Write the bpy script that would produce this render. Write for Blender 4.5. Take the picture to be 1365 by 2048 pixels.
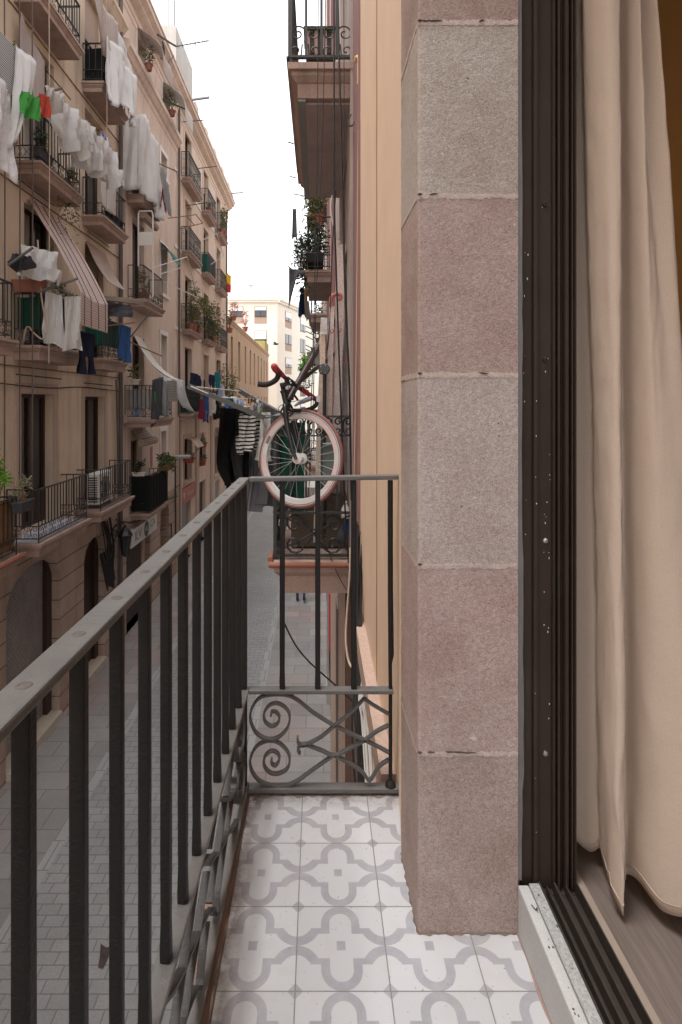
import bpy, bmesh, math, random
from mathutils import Vector, Matrix, noise as mnoise
R = math.radians
random.seed(7)
scene = bpy.context.scene
for o in list(bpy.data.objects):
    bpy.data.objects.remove(o)
C = scene.collection
# ------------------------------------------------------------------ camera
# eye of the photographer is the origin: +Y down the street, Z up
F = 1146.0; VX = 636.0; VY = 800.0; PW = 1365.0; PH = 2048.0
cam = bpy.data.cameras.new("camera"); cam_o = bpy.data.objects.new("camera", cam); C.objects.link(cam_o)
cam.sensor_fit = 'HORIZONTAL'; cam.sensor_width = 24.0; cam.lens = 24.0 * F / PW
cam.shift_x = (PW / 2 - VX) / PW; cam.shift_y = (VY - PH / 2) / PW
cam.clip_start = 0.02; cam.clip_end = 600
cam_o.location = (0, 0, 0); cam_o.rotation_euler = (R(90), 0, 0)
scene.camera = cam_o
# ------------------------------------------------------------------ light: overcast midday
w = bpy.data.worlds.new("World"); scene.world = w; w.use_nodes = True
nt = w.node_tree; nt.nodes.clear()
sky = nt.nodes.new('ShaderNodeTexSky'); sky.sky_type = 'NISHITA'; sky.sun_disc = False
SUN_EL, SUN_AZ = 70, 246
sky.sun_elevation = R(SUN_EL); sky.sun_rotation = R(SUN_AZ)
sky.air_density = 1.0; sky.dust_density = 1.5; sky.ozone_density = 1.0
hs = nt.nodes.new('ShaderNodeHueSaturation'); hs.inputs['Saturation'].default_value = 0.10
bg = nt.nodes.new('ShaderNodeBackground'); bg.inputs['Strength'].default_value = 0.15
wo = nt.nodes.new('ShaderNodeOutputWorld')
nt.links.new(sky.outputs[0], hs.inputs['Color']); nt.links.new(hs.outputs[0], bg.inputs['Color'])
nt.links.new(bg.outputs[0], wo.inputs['Surface'])
sun = bpy.data.lights.new("sun", 'SUN'); sun.energy = 1.0; sun.angle = R(22); sun.color = (1.0, 0.98, 0.96)
sun_o = bpy.data.objects.new("sun", sun); C.objects.link(sun_o)
az = R(SUN_AZ); el = R(SUN_EL)
d = Vector((math.sin(az) * math.cos(el), math.cos(az) * math.cos(el), math.sin(el)))
sun_o.rotation_euler = d.to_track_quat('Z', 'Y').to_euler(); sun_o.location = (0, 0, 30)
vs = scene.view_settings; vs.view_transform = 'Standard'; vs.look = 'None'; vs.gamma = 1.0; vs.exposure = 1.9
vs.use_curve_mapping = False
scene.cycles.max_bounces = 6; scene.cycles.diffuse_bounces = 4; scene.cycles.transparent_max_bounces = 12

# ------------------------------------------------------------------ helpers
def P(x, y, Y):            # point of the photograph at a known distance down the street
    return Vector(((x - VX) * Y / F, Y, (VY - y) * Y / F))

ORG = {}
def tag(o, label=None, cat=None, group=None, kind=None):
    if label: o['label'] = label
    if cat: o['category'] = cat
    if group: o['group'] = group
    if kind: o['kind'] = kind
    return o
def thing(name, label, cat, loc=(0, 0, 0), group=None):
    o = bpy.data.objects.new(name, None); C.objects.link(o); o.location = loc
    o.empty_display_size = .1
    ORG[o.name] = Vector(loc)
    return tag(o, label, cat, group)

class MB:
    def __init__(s): s.v = []; s.f = []
    def add(s, vs_, fs):
        n = len(s.v); s.v += [tuple(p) for p in vs_]; s.f += [tuple(i + n for i in f) for f in fs]; return s
    def box(s, x0, x1, y0, y1, z0, z1):
        return s.add([(x0,y0,z0),(x1,y0,z0),(x1,y1,z0),(x0,y1,z0),(x0,y0,z1),(x1,y0,z1),(x1,y1,z1),(x0,y1,z1)],
              [(0,3,2,1),(4,5,6,7),(0,1,5,4),(1,2,6,5),(2,3,7,6),(3,0,4,7)])
    def bar(s, a, b, w, h, up=(0,0,1)):      # rectangular bar between two points
        a = Vector(a); b = Vector(b); d = (b - a)
        if d.length < 1e-6: return s
        d.normalize(); u = Vector(up)
        if abs(d.dot(u)) > .98: u = Vector((0,1,0)) if abs(d.y) < .9 else Vector((1,0,0))
        r = d.cross(u).normalized(); u = r.cross(d).normalized()
        q = []
        for p in (a, b):
            for sx, sz in ((-1,-1),(1,-1),(1,1),(-1,1)): q.append(p + r*sx*w/2 + u*sz*h/2)
        return s.add(q, [(3,2,1,0),(4,5,6,7),(0,1,5,4),(1,2,6,5),(2,3,7,6),(3,0,4,7)])
    def tube(s, pts, r, n=6, cap=True):
        pts = [Vector(p) for p in pts]; m = len(pts); rr = r if isinstance(r, (list, tuple)) else [r]*m
        q = []; fs = []; pu = None
        for i, p in enumerate(pts):
            t = (pts[min(i+1, m-1)] - pts[max(i-1, 0)])
            t = t.normalized() if t.length > 1e-9 else Vector((0,0,1))
            if pu is None:
                u = Vector((0,0,1)) if abs(t.z) < .9 else Vector((1,0,0))
            else: u = pu
            u = (u - t * u.dot(t))
            if u.length < 1e-6: u = t.orthogonal()
            u.normalize(); v = t.cross(u); pu = u
            for k in range(n):
                a = 2*math.pi*k/n; q.append(p + (u*math.cos(a) + v*math.sin(a))*rr[i])
        for i in range(m-1):
            for k in range(n):
                fs.append((i*n+k, i*n+(k+1) % n, (i+1)*n+(k+1) % n, (i+1)*n+k))
        if cap: fs.append(tuple(range(n-1, -1, -1))); fs.append(tuple((m-1)*n+k for k in range(n)))
        return s.add(q, fs)
    def strap(s, pts, wv, t):                # flat bar bent along a polyline; wv = width vector
        pts = [Vector(p) for p in pts]; wv = Vector(wv); m = len(pts); q = []; fs = []
        wn = wv.normalized()
        for i, p in enumerate(pts):
            tt = (pts[min(i+1, m-1)] - pts[max(i-1, 0)]).normalized(); nn = tt.cross(wn).normalized()
            for a, b in ((-1,-1),(1,-1),(1,1),(-1,1)): q.append(p + wv*a/2 + nn*b*t/2)
        for i in range(m-1):
            for k in range(4): fs.append((i*4+k, i*4+(k+1) % 4, (i+1)*4+(k+1) % 4, (i+1)*4+k))
        fs += [(3,2,1,0), tuple((m-1)*4+k for k in range(4))]
        return s.add(q, fs)
    def grid(s, fn, nu, nv):
        q = [fn(i/nu, j/nv) for j in range(nv+1) for i in range(nu+1)]
        fs = [(j*(nu+1)+i, j*(nu+1)+i+1, (j+1)*(nu+1)+i+1, (j+1)*(nu+1)+i) for j in range(nv) for i in range(nu)]
        return s.add(q, fs)
    def prism(s, poly, axis, a, b):          # polygon extruded along an axis ('x','y','z')
        n = len(poly); q = []
        for c in (a, b):
            for (u, v) in poly:
                q.append({'x': (c, u, v), 'y': (u, c, v), 'z': (u, v, c)}[axis])
        fs = [tuple(range(n)), tuple(range(2*n-1, n-1, -1))] + [(i, i+n, (i+1) % n + n, (i+1) % n) for i in range(n)]
        return s.add(q, fs)
    def lathe(s, c, prof, n=14, axis=(0,0,1)):
        c = Vector(c); ax = Vector(axis).normalized(); u = ax.orthogonal().normalized(); v = ax.cross(u)
        q = []; fs = []; m = len(prof)
        for r, h in prof:
            for k in range(n):
                a = 2*math.pi*k/n; q.append(c + ax*h + (u*math.cos(a) + v*math.sin(a))*r)
        for i in range(m-1):
            for k in range(n): fs.append((i*n+k, i*n+(k+1) % n, (i+1)*n+(k+1) % n, (i+1)*n+k))
        fs.append(tuple(range(n-1, -1, -1))); fs.append(tuple((m-1)*n+k for k in range(n)))
        return s.add(q, fs)
    def torus(s, c, n_, R_, r_, N=48, n=8, sx=1.0):
        c = Vector(c); n_ = Vector(n_).normalized(); up = Vector((0,0,1)); v = (up - n_*up.dot(n_)).normalized(); u = v.cross(n_)
        q = []; fs = []
        for i in range(N):
            a = 2*math.pi*i/N; e = u*math.cos(a) + v*math.sin(a)
            for k in range(n):
                b = 2*math.pi*k/n; q.append(c + e*(R_ + r_*math.cos(b)) + n_*r_*sx*math.sin(b))
        for i in range(N):
            for k in range(n): fs.append((i*n+k, ((i+1) % N)*n+k, ((i+1) % N)*n+(k+1) % n, i*n+(k+1) % n))
        return s.add(q, fs)
    def ball(s, c, r, n=10, sc=(1,1,1)):
        c = Vector(c); q = []; fs = []; m = n//2+1
        for j in range(m+1):
            t = math.pi*j/m
            for k in range(n):
                a = 2*math.pi*k/n
                q.append(c + Vector((r*sc[0]*math.sin(t)*math.cos(a), r*sc[1]*math.sin(t)*math.sin(a), r*sc[2]*math.cos(t))))
        for j in range(m):
            for k in range(n): fs.append((j*n+k, j*n+(k+1) % n, (j+1)*n+(k+1) % n, (j+1)*n+k))
        return s.add(q, fs)
    def build(s, name, mat, parent=None, smooth=False, bevel=0, loc=None):
        me = bpy.data.meshes.new(name); o = bpy.data.objects.new(name, me); C.objects.link(o)
        if parent is not None: org = ORG[parent.name]; o.parent = parent
        else:
            org = Vector(loc) if loc is not None else Vector((0,0,0)); o.location = org
        ORG[o.name] = org
        me.from_pydata([tuple(Vector(p) - org) for p in s.v], [], s.f); me.update()
        if isinstance(mat, (list, tuple)):
            for m_ in mat: me.materials.append(m_)
        else: me.materials.append(mat)
        bm = bmesh.new(); bm.from_mesh(me)
        bmesh.ops.remove_doubles(bm, verts=bm.verts, dist=1e-6)
        bmesh.ops.recalc_face_normals(bm, faces=bm.faces); bm.to_mesh(me); bm.free()
        if smooth:
            for p in me.polygons: p.use_smooth = True
            me.set_sharp_from_angle(angle=R(42))
        if bevel:
            b = o.modifiers.new('bevel', 'BEVEL'); b.width = bevel; b.segments = 2; b.limit_method = 'ANGLE'
        return o
def base_of(mb):
    xs = [p[0] for p in mb.v]; ys = [p[1] for p in mb.v]; zs = [p[2] for p in mb.v]
    return ((min(xs)+max(xs))/2, (min(ys)+max(ys))/2, min(zs))
def single(mb, name, label, cat, mat, group=None, smooth=False, bevel=0):
    o = mb.build(name, mat, None, smooth, bevel, loc=base_of(mb)); return tag(o, label, cat, group)
def struct(mb, name, mat):
    o = mb.build(name, mat); o['kind'] = 'structure'; return o
def smooth_line(pts, k=6):                   # Catmull-Rom
    pts = [Vector(p) for p in pts]; out = []
    for i in range(len(pts)-1):
        p0 = pts[max(i-1, 0)]; p1 = pts[i]; p2 = pts[i+1]; p3 = pts[min(i+2, len(pts)-1)]
        for j in range(k):
            t = j/k
            out.append(.5*((2*p1) + (p2-p0)*t + (2*p0-5*p1+4*p2-p3)*t*t + (3*p1-p0-3*p2+p3)*t**3))
    out.append(pts[-1]); return out

# ------------------------------------------------------------------ materials
MC = {}
def nn(t, kind, **kw):
    n = t.nodes.new('ShaderNode' + kind)
    for k, v in kw.items():
        if k in n.inputs: n.inputs[k].default_value = v
        else: setattr(n, k, v)
    return n
def base_mat(name):
    m = bpy.data.materials.new(name); m.use_nodes = True; t = m.node_tree
    return m, t, t.nodes['Principled BSDF']
def L(t, a, b): t.links.new(a, b)
def mixc(t, fac, a, b, mode='MIX'):
    n = t.nodes.new('ShaderNodeMix'); n.data_type = 'RGBA'; n.blend_type = mode
    for sock, val in ((n.inputs[0], fac), (n.inputs[6], a), (n.inputs[7], b)):
        if hasattr(val, 'is_output'): L(t, val, sock)
        else: sock.default_value = val if not isinstance(val, tuple) else (*val[:3], 1)
    return n.outputs[2]
def ramp(t, fac, stops):
    n = t.nodes.new('ShaderNodeValToRGB'); L(t, fac, n.inputs[0]); e = n.color_ramp.elements
    while len(e) < len(stops): e.new(.5)
    for i, (p, c) in enumerate(stops):
        e[i].position = p; e[i].color = (*c, 1) if isinstance(c, tuple) else (c, c, c, 1)
    return n.outputs[0]
def math_(t, op, a, b=None, c=None):
    n = t.nodes.new('ShaderNodeMath'); n.operation = op
    for i, v in enumerate((a, b, c)):
        if v is None: continue
        if hasattr(v, 'is_output'): L(t, v, n.inputs[i])
        else: n.inputs[i].default_value = v
    return n.outputs[0]
def pos(t, scale=(1,1,1), local=False):
    if local: g = t.nodes.new('ShaderNodeTexCoord').outputs['Object']
    else: g = t.nodes.new('ShaderNodeNewGeometry').outputs['Position']
    mp = t.nodes.new('ShaderNodeMapping'); mp.inputs['Scale'].default_value = scale
    L(t, g, mp.inputs['Vector']); return mp.outputs[0]
def noise(t, vec, scale, detail=4, rough=.6):
    n = t.nodes.new('ShaderNodeTexNoise'); L(t, vec, n.inputs['Vector'])
    n.inputs['Scale'].default_value = scale; n.inputs['Detail'].default_value = detail; n.inputs['Roughness'].default_value = rough
    return n.outputs['Fac']
def bump(t, b, h, s, dist=.01):
    n = t.nodes.new('ShaderNodeBump'); n.inputs['Strength'].default_value = s; n.inputs['Distance'].default_value = dist
    L(t, h, n.inputs['Height']); L(t, n.outputs[0], b.inputs['Normal'])
def M(name, col, rough=.8, var=.15, vscale=3, bs=60, bstr=.25, bdist=.004, streak=0, scol=(.06,.05,.045), metal=0, spec=.4, alpha=1, trans=0, grain=0, gscale=300):
    if name in MC: return MC[name]
    m, t, b = base_mat(name); v = pos(t)
    c = mixc(t, noise(t, v, vscale, 5), tuple(x*(1-var) for x in col), tuple(min(1, x*(1+var)) for x in col))
    if grain:
        g = ramp(t, noise(t, v, gscale, 2, .5), [(.35, 1-grain), (.65, 1+grain*.6)])
        c = mixc(t, 1.0, c, g, 'MULTIPLY')
    if streak:
        s1 = noise(t, pos(t, (2.2, 2.2, .22)), 2.2, 6, .65)
        f = ramp(t, s1, [(.50, 0.0), (.78, streak)])
        c = mixc(t, f, c, scol)
        s2 = noise(t, v, .9, 6, .7); f2 = ramp(t, s2, [(.52, 0.0), (.74, streak*.6)])
        c = mixc(t, f2, c, tuple(min(1, x*1.5) for x in col))
    L(t, c, b.inputs['Base Color'])
    b.inputs['Roughness'].default_value = rough; b.inputs['Metallic'].default_value = metal
    b.inputs['Specular IOR Level'].default_value = spec
    if alpha < 1: b.inputs['Alpha'].default_value = alpha
    if trans: b.inputs['Transmission Weight'].default_value = trans
    if bstr: bump(t, b, noise(t, v, bs, 4), bstr, bdist)
    MC[name] = m; return m
def rough_stone(name, ca, cb):
    ca = (ca[0]*1.06, ca[1]*1.09, ca[2]*1.10); cb = (cb[0]*1.06, cb[1]*1.08, cb[2]*1.08)
    m, t, b = base_mat(name); v = pos(t)
    c = mixc(t, ramp(t, noise(t, v, 5.5, 9, .68), [(.30, 0.0), (.70, 1.0)]), ca, cb)
    c = mixc(t, ramp(t, noise(t, v, 3.6, 7, .68), [(.44, 0.0), (.68, .6)]), c, (ca[0]*.70, ca[1]*.60, ca[2]*.56)); c = mixc(t, ramp(t, noise(t, v, 8.3, 6, .7), [(.56, 0.0), (.74, .5)]), c, (cb[0]*1.12, cb[1]*1.15, cb[2]*1.18))
    c = mixc(t, 1.0, c, ramp(t, noise(t, v, 420, 2, .5), [(.33, .72), (.5, 1.0), (.68, 1.16)]), 'MULTIPLY')
    c = mixc(t, 1.0, c, ramp(t, noise(t, v, 95, 4, .7), [(.35, .84), (.65, 1.08)]), 'MULTIPLY')
    c = mixc(t, ramp(t, noise(t, v, 42, 2, .5), [(.215, .8), (.235, 0.0)]), c, (.07,.055,.05))
    c = mixc(t, ramp(t, noise(t, pos(t, (1.3,1.3,1.3)), 33, 3, .5), [(.725, 0.0), (.76, .7)]), c, (.60,.52,.47))
    sp_ = t.nodes.new('ShaderNodeSeparateXYZ'); L(t, v, sp_.inputs[0])
    low = ramp(t, math_(t, 'ADD', sp_.outputs[2], math_(t, 'MULTIPLY', noise(t, v, 11, 5), .22)), [(-1.0, .7), (1.0, .7)]) if False else None
    L(t, c, b.inputs['Base Color']); b.inputs['Roughness'].default_value = .92; b.inputs['Specular IOR Level'].default_value = .15
    h = math_(t, 'ADD', math_(t, 'MULTIPLY', noise(t, v, 230, 5, .6), .7), math_(t, 'MULTIPLY', noise(t, v, 55, 5, .6), .6))
    bump(t, b, h, .6, .005); MC[name] = m; return m
def cloth_mat(name, col, sheer=0.25, var=.08, stripes=None):
    if name in MC: return MC[name]
    m, t, b = base_mat(name); v = pos(t)
    c = mixc(t, noise(t, v, 6, 4), tuple(x*(1-var) for x in col), tuple(min(1, x*(1+var)) for x in col))
    if stripes:
        sc2, freq, axis, width = stripes
        sp = t.nodes.new('ShaderNodeSeparateXYZ'); g = t.nodes.new('ShaderNodeTexCoord'); L(t, g.outputs['Object'], sp.inputs[0])
        wob = math_(t, 'MULTIPLY', noise(t, v, 9, 2), .03)
        q = math_(t, 'FRACT', math_(t, 'MULTIPLY', math_(t, 'ADD', sp.outputs[axis], wob), freq))
        c = mixc(t, math_(t, 'LESS_THAN', q, width), c, sc2)
    L(t, c, b.inputs['Base Color']); b.inputs['Roughness'].default_value = .9; b.inputs['Specular IOR Level'].default_value = .15
    w_ = t.nodes.new('ShaderNodeTexNoise'); L(t, v, w_.inputs['Vector']); w_.inputs['Scale'].default_value = 14; w_.inputs['Detail'].default_value = 5
    bump(t, b, w_.outputs['Fac'], .35, .02)
    if sheer:
        tr = t.nodes.new('ShaderNodeBsdfTranslucent'); L(t, c, tr.inputs['Color'])
        mx = t.nodes.new('ShaderNodeMixShader'); mx.inputs[0].default_value = sheer
        L(t, b.outputs[0], mx.inputs[1]); L(t, tr.outputs[0], mx.inputs[2])
        L(t, mx.outputs[0], t.nodes['Material Output'].inputs['Surface'])
    MC[name] = m; return m
def brick_mat(name, c1, c2, cm, bw, rh, mort, axes, rough=.75, var=.2, offset=.5, streak=0, bdist=.006, third=None, spec=.35):
    if name in MC: return MC[name]
    m, t, b = base_mat(name); g = t.nodes.new('ShaderNodeNewGeometry')
    sp = t.nodes.new('ShaderNodeSeparateXYZ'); L(t, g.outputs['Position'], sp.inputs[0])
    cb = t.nodes.new('ShaderNodeCombineXYZ'); L(t, sp.outputs[axes[0]], cb.inputs[0]); L(t, sp.outputs[axes[1]], cb.inputs[1])
    ad = t.nodes.new('ShaderNodeVectorMath'); ad.operation = 'ADD'; ad.inputs[1].default_value = (50.13, 80.07, 0); L(t, cb.outputs[0], ad.inputs[0])
    k = t.nodes.new('ShaderNodeTexBrick'); L(t, ad.outputs[0], k.inputs['Vector']); k.offset = offset
    for nm, val in (('Color1', (*c1, 1)), ('Color2', (*c2, 1)), ('Mortar', (*cm, 1)), ('Scale', 1.0), ('Mortar Size', mort), ('Mortar Smooth', .3), ('Bias', 0.0), ('Brick Width', bw), ('Row Height', rh)):
        k.inputs[nm].default_value = val
    v = g.outputs['Position']
    f = ramp(t, noise(t, v, 1.1, 6, .65), [(.3, 1-var), (.7, 1+var*.6)])
    c = mixc(t, 1.0, k.outputs['Color'], f, 'MULTIPLY')
    f2 = ramp(t, noise(t, v, 40, 3), [(.3, .88), (.7, 1.08)]); c = mixc(t, 1.0, c, f2, 'MULTIPLY')
    if third:
        c = mixc(t, ramp(t, noise(t, v, .55, 3), [(.5, 0.0), (.62, .6)]), c, mixc(t, 1.0, c, third, 'MULTIPLY'))
    if streak:
        s1 = noise(t, pos(t, (2, 2, .25)), 1.8, 6, .65); c = mixc(t, ramp(t, s1, [(.48, 0.0), (.75, streak)]), c, (.05, .045, .04))
    L(t, c, b.inputs['Base Color']); b.inputs['Roughness'].default_value = rough; b.inputs['Specular IOR Level'].default_value = spec
    h = math_(t, 'ADD', math_(t, 'MULTIPLY', k.outputs['Fac'], -1.0), math_(t, 'MULTIPLY', noise(t, v, 60, 4), .35))
    bump(t, b, h, .6, bdist)
    MC[name] = m; return m
def slat_mat(name, col, gap, pitch, axis=2, var=.12, width=.25):
    if name in MC: return MC[name]
    m, t, b = base_mat(name); g = t.nodes.new('ShaderNodeNewGeometry')
    sp = t.nodes.new('ShaderNodeSeparateXYZ'); L(t, g.outputs['Position'], sp.inputs[0])
    q = math_(t, 'FRACT', math_(t, 'MULTIPLY', sp.outputs[axis], 1/pitch))
    c = mixc(t, noise(t, pos(t, (.6, .6, 12)), 4, 4), tuple(x*(1-var) for x in col), tuple(min(1, x*(1+var)) for x in col))
    c = mixc(t, math_(t, 'LESS_THAN', q, width), c, gap); L(t, c, b.inputs['Base Color'])
    b.inputs['Roughness'].default_value = .6
    bump(t, b, math_(t, 'PINGPONG', q, .5), .5, .01)
    MC[name] = m; return m

plA = M('ochre_plaster', (.68,.555,.43), var=.14, vscale=1.6, streak=.42, bs=40, bstr=.2)
plB = M('pink_plaster', (.68,.555,.465), var=.13, vscale=1.4, streak=.36, bs=40, bstr=.2)
plC = M('tan_plaster', (.68,.55,.445), var=.13, vscale=1.4, streak=.32, bs=40, bstr=.2)
plD = M('brown_render', (.50,.365,.245), var=.14, vscale=1.2, streak=.4, bs=30)
plE = M('cream_render', (.78,.71,.61), var=.05, vscale=.5, streak=.06, bs=20)
plO = M('orange_plaster', (.73,.545,.405), var=.12, vscale=5, streak=.30, scol=(.58,.385,.235), bs=130, bstr=.12)
plM = M('maroon_plaster', (.27,.15,.145), var=.15, vscale=4, streak=.15, bs=70)
plT = M('grey_tan_wall', (.44,.36,.325), var=.2, vscale=2, streak=.35, bs=40)
stone = M('sandstone', (.43,.31,.25), var=.2, vscale=2.5, streak=.3, bs=50, grain=.12, gscale=90)
stoneP = M('pale_stone', (.52,.40,.33), var=.14, vscale=2.5, streak=.25, bs=50, grain=.1, gscale=90)
slabm = M('balcony_stone', (.42,.305,.255), var=.2, vscale=3, streak=.4, bs=50, grain=.15, gscale=90)
conc = M('grey_concrete', (.45,.43,.40), var=.15, vscale=2, streak=.3)
white_w = M('white_frame', (.72,.70,.66), rough=.5, var=.05)
iron = M('black_iron', (.035,.036,.036), rough=.5, var=.3, vscale=30, spec=.5)
woodd = M('dark_brown_wood', (.045,.026,.02), rough=.5, var=.25, vscale=6)
woodm = M('brown_wood', (.24,.13,.07), rough=.65, var=.25, vscale=5)
glass = M('window_glass', (.03,.033,.036), rough=.08, var=.3, vscale=1.5, bstr=0, spec=.6)
curtain_w = M('pale_curtain', (.48,.45,.41), var=.1, rough=.9)
terra = M('terracotta', (.31,.125,.08), var=.18, vscale=9, rough=.8, grain=.1)
lead = M('grey_pipe', (.12,.10,.095), rough=.6, var=.2)
greyp = M('grey_metal_bar', (.13,.13,.125), rough=.5, var=.15, vscale=20)
steel = M('steel', (.55,.55,.55), rough=.3, metal=.9, var=.1)
shutter_g = slat_mat('rolling_shutter', (.30,.30,.30), (.10,.10,.10), .09)
blindP = slat_mat('pink_blind', (.60,.46,.42), (.20,.14,.13), .045, width=.16)
blindT = slat_mat('tan_blind', (.42,.30,.23), (.15,.10,.08), .05, width=.2)
blindW = slat_mat('white_blind', (.66,.65,.60), (.45,.44,.40), .05, width=.15)
white_c = cloth_mat('white_cloth', (.82,.82,.82), .3)
offw = cloth_mat('offwhite_cloth', (.70,.68,.65), .3)
pinkw = cloth_mat('pinkish_cloth', (.62,.55,.52), .35)
greyc = cloth_mat('grey_cloth', (.30,.30,.32), .15)
dgreyc = cloth_mat('dark_grey_cloth', (.085,.085,.095), .1)
blackc = cloth_mat('black_cloth', (.010,.010,.011), .03)
navyc = cloth_mat('navy_cloth', (.025,.03,.06), .1)
bluec = cloth_mat('blue_cloth', (.05,.12,.30), .2)
lbluec = cloth_mat('light_blue_cloth', (.45,.52,.70), .3)
tealc = cloth_mat('teal_cloth', (.02,.20,.24), .2)
greenc = cloth_mat('green_cloth', (.08,.36,.08), .3)
redc = cloth_mat('red_cloth', (.52,.085,.06), .3)
maroonc = cloth_mat('maroon_cloth', (.22,.03,.05), .2)
dgreenf = cloth_mat('dark_green_fabric', (.018,.075,.05), .15)
tealf = cloth_mat('teal_fabric', (.03,.16,.13), .2)
netc = cloth_mat('black_netting', (.014,.016,.016), .1)
plastic = M('clear_plastic_sheet', (.80,.80,.82), rough=.25, var=.1, vscale=12, bs=9, bstr=.8, bdist=.05, spec=.6, alpha=.72)
leaf1 = M('leaf_green', (.07,.11,.03), var=.5, vscale=25, rough=.55, bstr=0)
leaf2 = M('leaf_olive', (.13,.14,.045), var=.45, vscale=25, rough=.6, bstr=0)
leaf3 = M('leaf_dark', (.035,.055,.025), var=.5, vscale=25, rough=.55, bstr=0)
leaf4 = M('leaf_bright', (.14,.34,.03), var=.35, vscale=25, rough=.5, bstr=0)
cable = M('black_cable', (.02,.02,.02), rough=.6, var=.2, bstr=0)
ropec = M('pale_rope', (.50,.40,.31), rough=.9, var=.15, bstr=0)
# ------------------------------------------------------------------ architecture builders
ZG = -6.1                                     # street level; eye is 6.1 m above it
def facade(name, parent, X, out, Y0, Y1, z0, z1, ops, mat, depth=.22):
    """wall skin at X facing out (+1/-1) with real recessed openings"""
    mb = MB(); ys = sorted({Y0, Y1} | {q for o in ops for q in o[:2]}); zs = sorted({z0, z1} | {q for o in ops for q in o[2:4]})
    ys = [y for y in ys if Y0 <= y <= Y1]; zs = [z for z in zs if z0 <= z <= z1]
    for a, b in zip(ys, ys[1:]):
        for c, e in zip(zs, zs[1:]):
            my, mz = (a+b)/2, (c+e)/2
            if any(o[0] < my < o[1] and o[2] < mz < o[3] for o in ops): continue
            mb.add([(X, a, c), (X, b, c), (X, b, e), (X, a, e)], [(0,1,2,3)])
    for o in ops:
        y0, y1, c, e = o[:4]; xi = X - out*depth
        for q in ([(X,y0,c),(xi,y0,c),(xi,y0,e),(X,y0,e)], [(X,y1,c),(X,y1,e),(xi,y1,e),(xi,y1,c)],
                  [(X,y0,e),(xi,y0,e),(xi,y1,e),(X,y1,e)], [(X,y0,c),(X,y1,c),(xi,y1,c),(xi,y0,c)]):
            mb.add(q, [(0,1,2,3)])
    # closed shell behind: roof and end walls
    xb = X - out*4.0
    for q in ([(X,Y0,z0),(X,Y0,z1),(xb,Y0,z1),(xb,Y0,z0)], [(X,Y1,z0),(xb,Y1,z0),(xb,Y1,z1),(X,Y1,z1)],
              [(X,Y0,z1),(X,Y1,z1),(xb,Y1,z1),(xb,Y0,z1)], [(xb,Y0,z0),(xb,Y0,z1),(xb,Y1,z1),(xb,Y1,z0)]):
        mb.add(q, [(0,1,2,3)])
    return mb.build(name, mat, parent)
def surround(parent, X, out, y0, y1, z0, z1, mat, wd=.17, sill=False):
    mb = MB(); t = .025*out; xa, xb = sorted((X + .002*out, X + t))
    mb.box(xa, xb, y0-wd, y0, z0, z1+wd*1.15); mb.box(xa, xb, y1, y1+wd, z0, z1+wd*1.15); mb.box(xa, xb, y0, y1, z1, z1+wd*1.15)
    if sill: mb.box(*sorted((X+.002*out, X+.07*out)), y0-wd-.03, y1+wd+.03, z0-.1, z0-.001)
    return mb.build('surround', mat, parent)
def opening(parent, X, out, y0, y1, z0, z1, style='door', depth=.22, frame=None, sur=None, sill=False, swd=.17, dark=None):
    """a door or window set back in its opening, with frame, pane and surround"""
    xi = X - out*depth; f = MB(); fr = frame or woodd; w_ = .07
    xa, xb = sorted((xi, xi + .06*out))
    f.box(xa, xb, y0+.001, y0+w_, z0+.001, z1-.001); f.box(xa, xb, y1-w_, y1-.001, z0+.001, z1-.001); f.box(xa, xb, y0+w_, y1-w_, z1-w_, z1-.001)
    ym = (y0+y1)/2; f.box(xa, xb, ym-.035, ym+.035, z0+.001, z1-w_)
    f.box(xa, xb, y0+w_, ym-.035, z0+.001, z0+.1); f.box(xa, xb, ym+.035, y1-w_, z0+.001, z0+.1)
    name = 'door' if style.startswith('door') else 'window'
    if style == 'door':
        zp = z0 + .55; f.box(xa, xb, y0+w_, ym-.035, zp, zp+.07); f.box(xa, xb, ym+.035, y1-w_, zp, zp+.07)
        f.box(*sorted((xi+.02*out, xi+.035*out)), y0+w_, ym-.035, z0+.1, zp); f.box(*sorted((xi+.02*out, xi+.035*out)), ym+.035, y1-w_, z0+.1, zp)
    o = f.build(name, fr, parent)
    p = MB(); xp = sorted((xi+.012*out, xi+.02*out)); p.box(xp[0], xp[1], y0+w_, y1-w_, z0+.1, z1-w_); p.build('pane', dark or glass, o)
    if style in ('window_curtain', 'door_curtain'):
        q = MB(); q.grid(lambda u, v: (xi+(.026+.008*math.sin(u*40))*out, y0+w_+.02+u*(ym-y0-w_-.05), z0+.1+v*(z1-z0-w_-.1)), 24, 1); q.build('net_curtain', curtain_w, o)
    if style in ('window_shutter', 'door_shutter'):
        q = MB(); q.box(*sorted((xi+.065*out, xi+.085*out)), y0+.01, y1-.01, z1-(z1-z0)*.45, z1-.002); q.build('roller_shutter', blindT, o)
    if sur: surround(o, X, out, y0, y1, z0, z1, sur, swd, sill)
    return o
def spiral(c, u, v, r0, r1, a0, a1, n=12):
    c = Vector(c); u = Vector(u); v = Vector(v); out = []
    for i in range(n+1):
        t = i/n; a = a0+(a1-a0)*t; r = r0+(r1-r0)*t; out.append(c + u*r*math.cos(a) + v*r*math.sin(a))
    return out
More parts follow.
